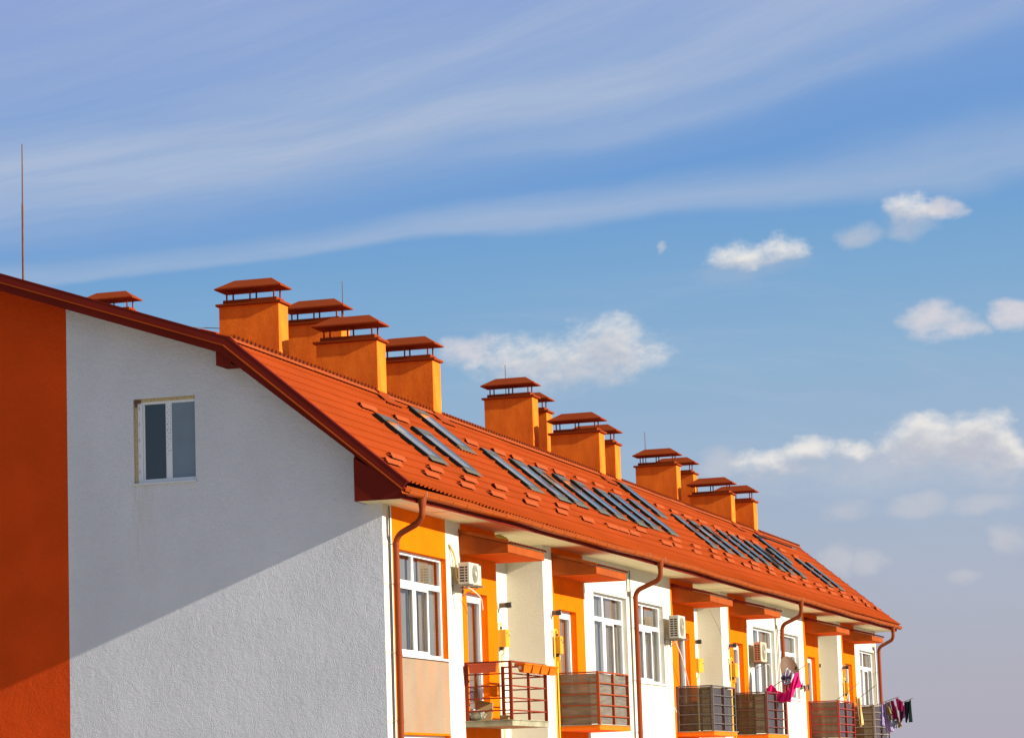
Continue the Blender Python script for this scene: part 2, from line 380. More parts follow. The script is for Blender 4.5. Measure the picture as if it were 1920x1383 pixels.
c = MB(); c.box(x0 - .02, x1 + .01, -.035, .055, z0 - .012, z0 + .022); c.build('sill', M['sill'], gwin)
c = MB()
for i in range(17):
    zz = z1 - .17 - i * .052; ww = random.uniform(.006, .012); hh = random.uniform(.012, .026)
    c.box(-3.95 + (i % 2) * .022, -3.95 + (i % 2) * .022 + ww, y - .003, y + .001, zz, zz + hh)
    if i < 12 or i % 3 == 0: c.box(-3.895, -3.895 + ww, y - .003, y + .001, zz + .01, zz + .01 + hh * .8)
    if i % 4 == 0: c.box(x0 + .09, x0 + .096, y - .003, y + .001, z0 + .2 + i * .07, z0 + .26 + i * .07)
c.build('printed_film', M['darkmark'], gwin)

# ------------------------------------------------------------------ roof: metal tiles as real relief
PER = .2; ROW = .343
def wave(y):
    t = (y / PER) % 1.0; return .5 + .5 * math.cos(2 * math.pi * t)
SEAMS = [(-1, .0, .0), (7.4, .005, .010), (16.1, .001, -.004), (26.75, .012, .045), (34.4, .004, .012), (43.0, .009, .020), (99, 0, 0)]
def seam(y):                                                  # sheets are lapped: each bay sits a few millimetres higher or lower
    for (a, h, e), (b, _, _) in zip(SEAMS, SEAMS[1:]):
        if a <= y < b: return h
    return 0
def slope_len(y):
    e_ = 0
    for (a, h, e), (b, _, _) in zip(SEAMS, SEAMS[1:]):
        if a <= y < b: e_ = e
    return (xe(y) + .100 + e_ - KX) / CS
rows_s = []                                                   # (s, height of step, strength)
k = 0
edges = [.05 + i * ROW for i in range(14)]
svals = [(0, .0)]
for e in edges:
    if e > 4.0: break
    svals += [(e - .075, .0), (e - .004, 1.0), (e + .006, 0.0)]
svals += [(None, .95)]                                        # the eave
NY = int((Y1 - Y0) / PER * 8)
vs, fs = [], []
for j in range(NY + 1):
    y = Y0 + .02 + (Y1 - Y0 - .04) * j / NY; wv = wave(y); sl_ = slope_len(y)
    sag = .006 * math.sin(y * 1.7) + .004 * math.sin(y * 4.1)
    for s_, st in svals:
        s2 = sl_ if s_ is None else s_
        h = .008 * wv + .044 * st * wv ** 3 + .012 + seam(y)
        if s_ is None: s2 += .012 * wv + sag
        vs.append(roof_pt(s2, y, h))
n = len(svals)
for j in range(NY):
    for i in range(n - 1):
        fs.append((j * n + i, j * n + i + 1, (j + 1) * n + i + 1, (j + 1) * n + i))
rm = MB(); rm.add(vs, fs)
# upper slope: relief near the kink, then plain to the ridge; rear slopes plain
vs, fs = [], []
NU = NY
ucs = 1 / math.hypot(1, SU)
ul = [(-.035, .010), (.25, .0), (.26, .014), (.6, .0)]
for j in range(NU + 1):
    y = Y0 + .02 + (Y1 - Y0 - .04) * j / NU; wv = wave(y)
    for u, st in ul:
        h = (.080 * max(0, wv - .25) / .75 if u < .1 else .03 * wv) + st + .034
        vs.append((KX - u * ucs + h * SU * ucs, y, KZ + u * SU * ucs + h * ucs))
n = len(ul)
for j in range(NU):
    for i in range(n - 1): fs.append((j * n + i + 1, j * n + i, (j + 1) * n + i, (j + 1) * n + i + 1))
rm.add(vs, fs)
ux = KX - .6 * ucs; a, b = Y0 + .02, Y1 - .02
rm.quad((ux, a, rz(ux) + .02), (ux, b, rz(ux) + .02), (RX, b, RZ + .03), (RX, a, RZ + .03))
rm.quad((RX, a, RZ + .03), (RX, b, RZ + .03), (2 * RX - KX, b, KZ + .02), (2 * RX - KX, a, KZ + .02))
rm.quad((2 * RX - KX, a, KZ + .02), (2 * RX - KX, b, KZ + .02), (2 * RX - .65, b, 7.1), (2 * RX - .65, a, 7.1))
roof = rm.build('roof', M['tile'], bld)
# sheathing under the tiles (its underside shows along the rake)
sh = MB()
pts = [(.50, rz(.50) - .11), (KX, KZ - .11), (RX, RZ - .11), (2 * RX - KX, KZ - .11), (2 * RX - .5, rz(.5) - .11)]
for (xa, za), (xb_, zb_) in zip(pts, pts[1:]):
    sh.quad((xa, Y0 + .03, za), (xb_, Y0 + .03, zb_), (xb_, Y1 - .03, zb_), (xa, Y1 - .03, za))
    sh.quad((xa, Y0 + .03, za + .09), (xa, Y1 - .03, za + .09), (xb_, Y1 - .03, zb_ + .09), (xb_, Y0 + .03, zb_ + .09))
sh.build('roof_underside', M['trim'], roof)
# dark wavy strip painting the shadow gap under the upper tiles' free edge
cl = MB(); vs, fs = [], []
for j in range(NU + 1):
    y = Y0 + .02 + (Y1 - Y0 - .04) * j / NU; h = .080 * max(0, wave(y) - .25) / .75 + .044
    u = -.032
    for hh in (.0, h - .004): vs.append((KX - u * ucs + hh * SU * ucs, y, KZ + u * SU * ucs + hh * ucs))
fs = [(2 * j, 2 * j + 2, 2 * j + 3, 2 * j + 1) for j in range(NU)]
cl.add(vs, fs); cl.build('tile_edge_shadow', M['gap'], roof)
# flashing strip along the kink
kt = MB(); kt.quad(roof_pt(-.015, Y0 + .05, .052), roof_pt(.115, Y0 + .05, .052), roof_pt(.115, Y1 - .05, .052), roof_pt(-.015, Y1 - .05, .052))
y = Y0 + .05
kt2 = MB()
while y < Y1 - .3:
    yy = min(y + 2.0, Y1 - .05); dz = random.uniform(-.006, .006)
    kt2.prism([(roof_pt(-.03, 0, .046)[0], roof_pt(-.03, 0, .046)[2]), (roof_pt(.12, 0, .046)[0], roof_pt(.12, 0, .046)[2]), (roof_pt(.12, 0, .056 + dz)[0], roof_pt(.12, 0, .056 + dz)[2]), (roof_pt(-.03, 0, .066 + dz)[0], roof_pt(-.03, 0, .066 + dz)[2])], y, yy - .008)
    y = yy
kt2.build('kink_flashing', M['guard'], roof)
# rake boards at both ends
def off(pts, d):                                              # offset a polyline in (x, z) downwards, perpendicular
    out = []
    for i, p in enumerate(pts):
        t0 = Vector(p) - Vector(pts[i - 1]) if i else None; t1 = Vector(pts[i + 1]) - Vector(p) if i < len(pts) - 1 else None
        ns = []
        for t in (t0, t1):
            if t is not None: t = t.normalized(); ns.append(Vector((t.y, -t.x)))
        nn = ns[0] if len(ns) == 1 else (ns[0] + ns[1]).normalized()
        if nn.y > 0: nn = -nn
        sc_ = 1 / max(.3, nn.dot(ns[0] if ns[0].y < 0 else -ns[0]))
        out.append((p[0] + nn.x * d * sc_, p[1] + nn.y * d * sc_))
    return out
xE = xe(Y0) + .12
top = [(2 * RX - xE, rz(xE) + .035), (2 * RX - KX, KZ + .045), (RX, RZ + .045), (KX, KZ + .045), (xE, rz(xE) + .035)]
for (ya, yb_, sgn) in ((Y0 - .02, Y0 + .02, -1), (Y1 - .02, Y1 + .02, 1)):
    o1, o2, o3 = off(top, .15), off(top, .172), off(top, .30)
    up, ledge, low = MB(), MB(), MB()
    for i in range(4):
        up.prism([top[i], top[i + 1], o1[i + 1], o1[i]], ya, yb_)
        up.prism([top[i], top[i + 1], off(top, .02)[i + 1], off(top, .02)[i]], ya - .004 if sgn < 0 else ya - .12, yb_ + .12 if sgn < 0 else yb_ + .004)
        ledge.prism([o1[i], o1[i + 1], o2[i + 1], o2[i]], ya - (.028 if sgn < 0 else 0), yb_ + (.028 if sgn > 0 else 0))
        e2 = o3[i + 1]; a2 = o3[i]; t2 = o2[i + 1]
        if i == 3: e2 = (.565, 6.93); t2 = (.60, 6.995)
        low.prism([o2[i], t2, e2, a2], ya + (.012 if sgn < 0 else .004), yb_ - (.004 if sgn < 0 else .012))
    up.build('verge_trim', M['trim'], roof); ledge.build('verge_drip', M['trim_light'], roof)
    # boxed eave end
    e = xe(Y0) if sgn < 0 else xe(Y1)
    low.prism([(-.29, SOF), (e, SOF), (e + .015, 6.94), (e + .04, 7.0), (-.29, 7.56)], ya + (.008 if sgn < 0 else .0), yb_ - (.0 if sgn < 0 else .008))
    low.build('bargeboard', M['trim'], roof)
side = MB(); side.box(-.29, -.26, Y0 + .02, -.002, SOF + .002, 7.62); side.box(-.29, -.26, YW + .002, Y1 - .02, SOF + .002, 7.62)
side.build('eave_box_side', M['trim'], roof)
for yb_ in ((-.52, -.002), (YW + .002, Y1 - .04)):
    for xa, za in ((-2.78, 9.33), (-8.14, 11.1)):
        pr = MB(); pr.box(xa, xa + .28, yb_[0], yb_[1], za, za + .27); pr.build('purlin_end', M['trim'], roof)

# ------------------------------------------------------------------ soffit, fascia, gutter
so = MB(); y = Y0 + .02
while y < Y1 - .05:
    yb_ = min(y + 2.6, Y1 - .02); zt = SOF + random.uniform(-.003, .003)
    for q in range(4):
        ya_, yc_ = y + (yb_ - y) * q / 4, y + (yb_ - y) * (q + 1) / 4 - (.006 if q == 3 else 0)
        xi = -.9 if (0 < y < YW) else -.26
        xi = -.28 if (ya_ < 0 or yc_ > YW) else -.9
        cuts = [xi, xe(ya_) * .35, xe(ya_) * .68, xe(ya_) - .012]
        for a_, b_ in zip(cuts, cuts[1:]):
            so.quad((a_, ya_, zt), (a_, yc_, zt), (b_ - .003, yc_, zt), (b_ - .003, ya_, zt))
    y = yb_
sof = so.build('eave_soffit', M['soffit'], roof)
fa = MB(); N_ = 60
for j in range(N_):
    a, b = Y0 + .02 + (Y1 - Y0 - .04) * j / N_, Y0 + .02 + (Y1 - Y0 - .04) * (j + 1) / N_
    pa, pb = xe(a), xe(b)
    for z0_, z1_, o0, o1 in ((SOF - .008, 7.03, 0, .0),):
        fa.quad((pa, a, z0_), (pb, b, z0_), (pb, b, z1_), (pa, a, z1_)); fa.quad((pa - .02, a, z0_), (pa, a, z0_), (pb, b, z0_), (pb - .02, b, z0_))
fa.build('fascia', M['trim'], roof)
ap = MB(); vs = []
for j in range(N_ + 1):
    y = Y0 + .02 + (Y1 - Y0 - .04) * j / N_; vs += [(xe(y) + .092, y, 7.035), (xe(y) + .055, y, 6.945), (xe(y) + .002, y, 6.935)]
ap.add(vs, [(3 * j + i, 3 * j + i + 1, 3 * j + i + 4, 3 * j + i + 3) for j in range(N_) for i in (0, 1)]); ap.build('eave_apron', M['trim_light'], roof)
gt = MB(); prof = []
for i in range(13):
    t = math.pi * i / 12; prof.append((math.cos(t) * .082, -math.sin(t) * .082))
prof += [(-.078, 0)] + [(math.cos(math.pi * i / 12) * .076, -math.sin(math.pi * i / 12) * .076) for i in range(12, -1, -1)][1:]
def gx(y): return xe(y) + .095
def gz(y): return 6.948 + .012 * math.sin(y * .42) + .006 * math.sin(y * 1.3 + 1)
vs, fs = [], []; NG = 120; gy0, gy1 = Y0 - .06, Y1 + .12
for j in range(NG + 1):
    y = gy0 + (gy1 - gy0) * j / NG
    vs += [(gx(y) + px, y, gz(y) + pz) for px, pz in prof]
n = len(prof)
for j in range(NG):
    for i in range(n): fs.append((j * n + i, j * n + (i + 1) % n, (j + 1) * n + (i + 1) % n, (j + 1) * n + i))
gt.add(vs, fs)
# front bead, brackets and joint sleeves
gt.tube([(gx(gy0 + (gy1 - gy0) * j / NG) + .084, gy0 + (gy1 - gy0) * j / NG, gz(gy0 + (gy1 - gy0) * j / NG) + .004) for j in range(NG + 1)], .011, 6)
def collar(y, w, r):
    a = [(gx(y) + math.cos(math.pi * i / 10) * r, y, gz(y) - math.sin(math.pi * i / 10) * r) for i in range(11)]
    b = [(p[0], y + w, p[2]) for p in a]
    gt.add(a + b, [(i, i + 1, 12 + i, 11 + i) for i in range(10)])
    c = [(gx(y) + math.cos(math.pi * i / 10) * (r - .008), y, gz(y) - math.sin(math.pi * i / 10) * (r - .008)) for i in range(11)]
    d = [(p[0], y + w, p[2]) for p in c]
    gt.add(a + c, [(i + 1, i, 11 + i, 12 + i) for i in range(10)]); gt.add(b + d, [(i, i + 1, 12 + i, 11 + i) for i in range(10)])
y = .12; k = 0
while y < Y1:
    collar(y, .05 if k % 3 else .13, .088 if k % 3 else .091); y += .78 + random.uniform(-.05, .05); k += 1
gutter = gt.build('gutter', M['gutter'], bld, smooth=True)
q = gutter.modifiers.new('sharp', 'EDGE_SPLIT'); q.split_angle = math.radians(40)
hk = MB()
for y in (.20, 15.3, 16.75, 33.0): hk.tube([(gx(y) + .09, y, gz(y) + .03), (gx(y) + .098, y, gz(y)), (gx(y) + .085, y, gz(y) - .05)], .007, 6)
hk.build('gutter_hook', M['steel'], gutter)

# downpipes with an offset bend under the eave
def bend(pts, r=.16, n=5):
    out = [Vector(pts[0])]
    for i in range(1, len(pts) - 1):
        p = Vector(pts[i]); a = (Vector(pts[i - 1]) - p); b = (Vector(pts[i + 1]) - p)
        d = min(r, a.length * .45, b.length * .45); a, b = p + a.normalized() * d, p + b.normalized() * d
        for k in range(n + 1):
            t = k / n; out.append((1 - t) ** 2 * a + 2 * t * (1 - t) * p + t * t * b)
    out.append(Vector(pts[-1])); return out
PIPES = [(.20, .31), (16.62, 16.93), (33.05, 33.45), (48.85, 49.42)]
for k, (ya, yb_) in enumerate(PIPES):
    d = MB(); xo = gx(ya)
    d.tube(bend([(xo, ya, 6.90), (xo, ya, 6.50), (.13, yb_, 6.28), (.13, yb_, .1)], .17, 6), .055, 12)
    d.tube([(xo, ya, 6.93), (xo, ya, 6.86), (xo, ya, 6.75), (xo, ya, 6.72)], [.085, .083, .062, .060], 12)
    for z in (6.10, 5.42, 4.25, 3.1, 1.6): d.tube([(.13, yb_, z), (.13, yb_, z + .06)], .060, 12)
    if k == 0:
        for i in range(9):
            t = i / 8; c = Vector((xo - .01 - .16 * t * t, ya + .01 * t, 6.60 - .15 * t))
            d.tube([c, c + Vector((-.004, 0, -.006))], .0585, 12)
    pipe = d.build('downpipe', M['pipe'], bld, smooth=True)
    q = pipe.modifiers.new('sharp', 'EDGE_SPLIT'); q.split_angle = math.radians(50)
    w = MB()
    for z in (6.12, 5.44, 4.27, 3.12): w.tube([(0, yb_ - .02, z + .02), (.13, yb_ - .02, z + .02)], .008, 6); w.tube([(.01, yb_ - .30, z + .02), (.1, yb_ - .03, z + .02)], .004, 5)
    w.build('pipe_clip', M['cable'], pipe)
# lightning cables running down the facade
for ya in (.28, 16.86, 33.10, 49.15):
    zt = 6.8 if ya < 5 else 6.75
    cb = MB(); cb.tube([(.03, ya, zt), (.032, ya + .01, 5), (.03, ya - .005, 3), (.03, ya, .5)], .013, 6)
    cb.build('wall_cable', M['cable'], bld)

# ------------------------------------------------------------------ chimneys
def chimney_proto():
    b = MB(); b.box(-1.28, 0, 0, .52, -2.3, 0)
    ch = b.build('chimney', M['chimney'], bld, bevel=.008)
    f = MB(); f.box(-1.335, .055, -.055, .575, .002, .05); f.box(-1.215, -.065, .055, .465, .05, .135)
    f.build('crown', M['cap'], ch, bevel=.004)
    c = MB(); z = .335; zr = .56; xa, xb_, ya, yb_ = -1.35, .07, -.07, .59; r0, r1, ym = -1.04, -.24, .26
    lo = [(xa, ya, z), (xb_, ya, z), (xb_, yb_, z), (xa, yb_, z)]; hi = [(p[0], p[1], z + .028) for p in lo]; rd = [(r0, ym, zr), (r1, ym, zr)]
    c.add(lo + hi + rd, [(3, 2, 1, 0), (0, 1, 5, 4), (1, 2, 6, 5), (2, 3, 7, 6), (3, 0, 4, 7), (4, 5, 9, 8), (5, 6, 9), (6, 7, 8, 9), (7, 4, 8)])
    c.build('cap', M['cap'], ch)
    for px in (-1.14, -.64, -.13):
        for py in (.085, .435):
            p = MB(); p.box(px - .013, px + .013, py - .013, py + .013, .12, .345); p.build('post', M['cap'], ch)
    return ch
CH = [(-4.45, 6.93, 11.70, ''), (-4.45, 10.60, 11.84, ''), (-2.45, 7.08, 10.81, 'f'), (-2.45, 10.61, 10.88, 'f'),
      (-4.15, 24.0, 11.84, ''), (-4.15, 25.29, 11.60, ''), (-2.45, 24.08, 10.83, 'f'), (-2.45, 25.64, 10.69, 'f'),
      (-4.08, 39.36, 11.60, ''), (-4.08, 41.62, 11.55, ''), (-2.45, 39.46, 10.62, 'f'), (-2.45, 42.71, 10.67, 'f')]
proto = chimney_proto(); proto.location = CH[0][:3]
for i, (x, y, z, fl) in enumerate(CH):
    c = proto if i == 0 else copy_tree(proto)
    c.location = (x, y, z)
    if fl:                                                   # sheet metal skirt following the roof, local coordinates
        m_ = MB(); t = .035; kx, kz = KX - x, KZ - z
        xl, xr = -1.28 - t, t
        zl, zr_ = kz - SU * (xl - kx), kz - SL * (xr - kx)
        H = .13
        m_.add([(xl, -t, zl - .1), (kx, -t, kz - .1), (xr, -t, zr_ - .1), (xr, -t, zr_ + H), (kx, -t, kz + .10), (xl, -t, zl + .04)], [(0, 1, 4, 5), (1, 2, 3, 4)])
        m_.add([(xr, -t, zr_ - .1), (xr, .52 + t, zr_ - .1), (xr, .52 + t, zr_ + H), (xr, -t, zr_ + H)], [(0, 1, 2, 3)])
        m_.add([(xr, -t, zr_ + H), (xr, .52 + t, zr_ + H), (0, .52, zr_ + H + .02), (0, 0, zr_ + H + .02)], [(0, 1, 2, 3)])
        m_.add([(xr, -t, zr_ + H), (0, 0, zr_ + H + .02), (kx, 0, kz + .12), (kx, -t, kz + .10)], [(0, 1, 2, 3)])
        m_.add([(kx, -t, kz + .10), (kx, 0, kz + .12), (xl, 0, zl + .06), (xl, -t, zl + .04)], [(0, 1, 2, 3)])
        # apron down the steep slope
        p0, p1, p2 = roof_pt((x + xr - KX) / CS - .02, 0, .062), roof_pt((x + xr - KX) / CS + .26, 0, .052), None
        m_.add([(p0[0] - x, -.16, p0[2] - z), (p0[0] - x, .70, p0[2] - z), (p1[0] - x, .74, p1[2] - z), (p1[0] - x, -.20, p1[2] - z)], [(0, 1, 2, 3)])
        m_.build('flashing', M['cap'], c)
# one more chimney beyond the ridge, seen over the rake
c = copy_tree(proto); c.location = (-7.24, 6.0, 11.59); c.scale = (.80, .80, .84)

# ------------------------------------------------------------------ roof windows
RW = [(3.80, 1.53, .92), (8.38, .40, .92), (5.88, 1.56, .88), (10.65, 1.42, .86), (12.62, 1.46, .92), (14.08, 1.46, .87), (15.99, 1.46, .87), (17.60, 1.44, .87),
      (19.53, 1.45, .82), (21.05, 1.42, .82), (22.92, 1.40, .80), (25.12, .38, .80), (27.62, 1.38, .76), (29.36, 1.40, .76), (30.92, 1.43, .72), (32.92, 1.40, .70),
      (34.42, 1.41, .66), (36.22, 1.46, .66), (37.52, 1.50, .66), (39.35, 1.48, .66), (40.82, .60, .66), (43.75, 1.48, .62), (45.45, 1.50, .72)]
def skylight_proto(blind):
    """local x runs down the slope, z out of the roof; 1.2 long, 0.86 wide"""
    L_, W_ = 1.20, .86; f = MB(); t = .055; h0, h1 = .0, .080
    f.box(0, L_, 0, t, h0, h1).box(0, L_, W_ - t, W_, h0, h1)
    f.box(-.10, .05, 0, W_, h0, h1 + .012)
    f.box(L_ - .06, L_, t, W_ - t, h0, h1 - .005)
    o = f.build('roof_window', M['sky_frame'], bld, bevel=.006)
    p = MB(); p.box(-.12, L_ * .32, -.045, -.001, .004, .082).box(L_ * .32, L_ * .66, -.036, -.001, .004, .078).box(L_ * .66, L_ * .99, -.027, -.001, .004, .074); p.build('shaded_side_flashing', M['sky_shade'], o)  # stepped side skirts, coloured dark to stand for shadow beside the frame
    p = MB(); p.quad((.05, t, .0785), (L_ - .06, t, .0735), (L_ - .06, W_ - t, .0735), (.05, W_ - t, .0785)); p.build('pane', M['skyglass'], o)
    p = MB(); p.quad((.04, t, .040), (L_ - .05, t, .040), (L_ - .05, W_ - t, .040), (.04, W_ - t, .040)); p.build('sky_reflection_sheet', M['pane_sheen'], o)  # sheet under the glass, paled to stand for the reflected sky
    if blind:
        p = MB(); p.quad((.10, t + .01, .050), (.10 + blind, t + .01, .050), (.10 + blind, W_ - t - .01, .050), (.10, W_ - t - .01, .050)); p.build('blind', M['blind'], o)
    s = MB(); s.box(L_, L_ + .035, -.01, W_ + .01, .008, .064); s.quad((L_ + .03, -.02, .062), (L_ + .14, -.05, .052), (L_ + .14, W_ + .08, .052), (L_ + .03, W_ + .05, .062))
    s.quad((-.16, W_, .060), (L_ + .05, W_, .060), (L_ + .05, W_ + .04, .054), (-.16, W_ + .04, .054))
    s.build('flashing', M['sky_flash'], o)
    return o
sk = [skylight_proto(0), skylight_proto(.24), skylight_proto(.55)]
used = [False] * 3
kinds = [1, 1, 0, 0, 0, 2, 1, 0, 0, 0, 0, 0, 0, 2, 0, 0, 0, 0, 0, 0, 0, 0, 0]
for (y, s_, w), kd in zip(RW, kinds):
    o = sk[kd] if not used[kd] else copy_tree(sk[kd]); used[kd] = True
    o.location = roof_pt(s_ + .02, y, .012); o.rotation_euler = (0, TH, 0); o.scale = (1, w / .86, 1)
    if (y, s_) == (40.82, .60):
        tag(o, 'roof window standing open on its hinge')
        sash = MB(); sash.box(0, 1.1, .0, .05, 0, .05).box(0, 1.1, .81, .86, 0, .05).box(1.05, 1.1, .05, .81, 0, .05).box(0, .05, .05, .81, 0, .05)
        e = sash.build('sash', M['sky_frame'], o, loc=(.05, 0, .11)); e.rotation_euler = (0, -.30, 0)
        p = MB(); p.quad((.05, .05, .02), (1.05, .05, .02), (1.05, .81, .02), (.05, .81, .02)); e = p.build('sash_panel', M['trim'], o, loc=(.05, 0, .11)); e.rotation_euler = (0, -.30, 0)

# ------------------------------------------------------------------ snow guards
SG = [(3.62, 1.22, .86), (5.61, 1.22, .80), (.51, 3.33, .80), (-.43, 3.63, .80), (2.64, 3.33, .80), (1.60, 3.66, .84), (10.21, 1.16, .84), (12.15, 1.17, .90), (4.68, 3.33, .83), (3.62, 3.68, .84),
      (6.85, 3.25, .86), (5.53, 3.67, .95), (13.55, 1.16, .86), (15.44, 1.15, .95), (16.97, 1.13, .93), (6.90, 3.25, 0), (5.60, 3.66, 0), (9.20, 3.20, .95), (8.06, 3.57, .92),
      (11.36, 3.22, .88), (10.44, 3.55, .80), (19.01, 1.07, 1.0), (20.79, 1.03, .93), (22.43, 1.08, .90), (12.44, 3.54, .92), (14.59, 3.50, .98), (15.62, 3.50, .90), (16.59, 3.49, .96),
      (18.25, 3.15, .97), (27.05, 1.01, .80), (28.65, 1.03, .82), (29.90, 1.08, 1.0), (21.92, 3.11, .85), (19.60, 3.50, 1.0), (20.98, 3.46, .80), (31.79, 1.06, 1.0), (33.46, 1.11, .88),
      (35.01, 1.19, .86), (36.26, 1.23, 1.0), (24.11, 3.12, .76), (22.99, 3.48, .80), (26.36, 3.05, .66), (25.26, 3.43, .85), (28.24, 3.00, .86), (27.17, 3.36, .85), (38.18, 1.23, .86),
      (29.22, 3.33, .95), (30.24, 3.37, 1.0), (31.34, 3.02, 1.0), (33.68, 3.0, .78), (32.64, 3.31, .90), (34.59, 3.37, 1.75), (36.64, 3.06, 1.0), (42.77, 1.08, 1.0), (44.40, 1.24, .80),
      (38.21, 3.11, .98), (37.27, 3.45, 1.0), (40.22, 3.13, .92), (39.52, 3.43, 1.0), (42.25, 3.11, 1.0), (41.24, 3.46, 1.0), (44.35, 3.13, .95), (43.44, 3.42, 1.0), (46.07, 3.23, .85),
      (45.29, 3.49, .93), (47.61, 3.29, .80), (47.09, 3.56, .76), (48.69, 3.61, .86)]
gm = MB(); W_ = .86                                            # a folded sheet: apex 11 cm up-slope of its lower edge, 7 cm high
prof_ = [(-.17, .018), (-.105, .085), (.0, .034), (.012, .028), (.0, .026), (-.105, .077), (-.165, .010)]
gm.add([(x, 0, z) for x, z in prof_] + [(x, W_, z) for x, z in prof_], [(i, i + 1, 8 + i, 7 + i) for i in range(6)] + [(0, 6, 5, 1), (1, 5, 4, 2), (8, 12, 13, 7), (9, 11, 12, 8)])
gp = None
for y, s_, w in SG:
    if w == 0: continue
    if gp is None: o = gp = gm.build('snow_guard', M['guard'], bld)
    else: o = gp.copy(); COL.objects.link(o)
    o.parent = bld
    o.location = roof_pt(s_, y, .026); o.rotation_euler = (0, TH + random.uniform(-.03, .03), random.uniform(-.015, .015)); o.scale = (.84, w / W_ * .97, .80)

# ------------------------------------------------------------------ balconies and canopies
BAL = [(4.42, 6.73), (10.60, 13.00), (21.02, 23.46), (27.28, 29.71), (37.47, 39.95), (43.52, 46.22)]
BM = [('slab_grey', 'rail_red', None, None), ('slab_orange', 'rail_orange', 'v_reed', 'v_wood'), ('slab_orange', 'rail_brown', 'v_mesh', 'v_panel'),
      ('slab_orange', 'rail_wine', 'v_brown', 'v_panel'), ('slab_orange', 'rail_bright', 'v_tan', 'v_panel'), ('slab_orange', 'rail_grey', 'v_brown', 'v_panel')]
FX = .87
for i, ((ya, yb_), (sm, rmn, vs_, vf_)) in enumerate(zip(BAL, BM)):
    s = MB(); s.box(0, FX + .03, ya - .05, yb_ + .05, 3.085, 3.185)
    bal = s.build('balcony', M[sm], bld, bevel=.006)
    s = MB(); s.box(.0, FX + .05, ya - .06, yb_ + .12, 3.186, 3.2); s.build('floor_sheet', M['slab_grey'], bal)
    r = MB(); t = .028
    zt = 4.25
    for (px, py) in ((FX, ya), (FX, yb_), (.03, ya), (.03, yb_)): r.box(px - t, px + t, py - t, py + t, 3.2, zt - .012)
    r.box(FX - t * .8, FX + t * .8, (ya + yb_) / 2 - t * .8, (ya + yb_) / 2 + t * .8, 3.2, zt - .012)
    r.box(FX - .022, FX + .022, ya - .025, yb_ + .025, zt - .012, zt + .018)
    for y in (ya, yb_): r.box(.0, FX - .022, y - .02, y + .02, zt - .012, zt + .018)
    for kx in range(4):
        z = 3.37 + kx * .222
        r.box(FX - .012, FX + .012, ya + t, yb_ - t, z - .012, z + .012)
        for y in (ya, yb_): r.box(.03 + t, FX - t, y - .012, y + .012, z - .012, z + .012)
    r.build('railing', M[rmn], bal)
    if vs_:
        v = MB(); v.quad((.03, ya + .03, 3.21), (FX - .02, ya + .03, 3.21), (FX - .02, ya + .03, zt - .02), (.03, ya + .03, zt - .02)); v.build('side_screen', M[vs_], bal)
        v = MB(); xf = FX - .03
        if i == 1:
            v.quad((xf, ya + .03, 3.21), (xf, yb_ - .02, 3.21), (xf, yb_ - .02, zt - .02), (xf, ya + .03, zt - .02))
        else:
            ym = (ya + yb_) / 2; nn = 2
            for a_, b_ in ((ya + .04, ym - .16), (ym + .18, yb_ - .22)):
                v.grid(lambda u, w, a_=a_, b_=b_: (xf + .012 * math.sin(u * 19 + w * 2), a_ + (b_ - a_) * u, 3.215 + (zt - .04 - 3.215) * w), 24, 2)
        v.build('front_screen', M[vf_], bal, smooth=(i != 1))
        if i >= 2:                                            # dark backing net seen between the panels
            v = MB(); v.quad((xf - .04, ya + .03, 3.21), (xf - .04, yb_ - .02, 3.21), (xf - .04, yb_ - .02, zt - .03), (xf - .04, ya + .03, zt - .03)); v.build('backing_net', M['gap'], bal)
    # canopy above it
    cy0, cy1 = ya - .13 if i == 0 else ya - .05, yb_ - .03
    if i == 3: cy1 = 29.3
    if i >= 4: cy1 = (39.52, 45.5)[i - 4]
    zb = 6.235; CX = .94
    c = MB(); c.prism([(0, zb), (CX, zb), (CX, zb + .155), (0, zb + .40)], cy0, cy1)
    can = c.build('canopy', M['canopy'], bld, bevel=.004)
    c = MB(); c.quad((.01, cy0 + .02, zb - .004), (.01, cy1 - .02, zb - .004), (CX - .02, cy1 - .02, zb - .004), (CX - .02, cy0 + .02, zb - .004)); c.build('canopy_underside', M['canopy_under'], can)
    c = MB(); nn = int((cy1 - cy0) / .2 * 6)
    sl2 = .245 / CX
    def croof(u, v):
        y = cy0 - .02 + (cy1 - cy0 + .06) * u; x = v * (CX + .05); return (x, y, zb + .40 - sl2 * x + .025 + .02 * wave(y) + .012 * v)
    c.grid(croof, nn, 1)
    c.build('canopy_roof', M['tile'], can)
    c = MB(); c.grid(lambda u, v: (CX + .035, cy0 - .02 + (cy1 - cy0 + .06) * u, zb + .158 + v * (.030 + .026 * wave(cy0 - .02 + (cy1 - cy0 + .06) * u) ** 2)), nn, 1); c.build('tile_edge_shadow', M['gap'], can)  # dark strip painted in for the shadow under the canopy tile edge
    c = MB(); c.prism([(0.0, zb + .405), (CX + .02, zb + .16), (CX + .02, zb + .215), (.0, zb + .475)], cy0 - .035, cy0 - .008)
    c.build('canopy_verge', M['trim' if i > 1 else 'canopy'], can)

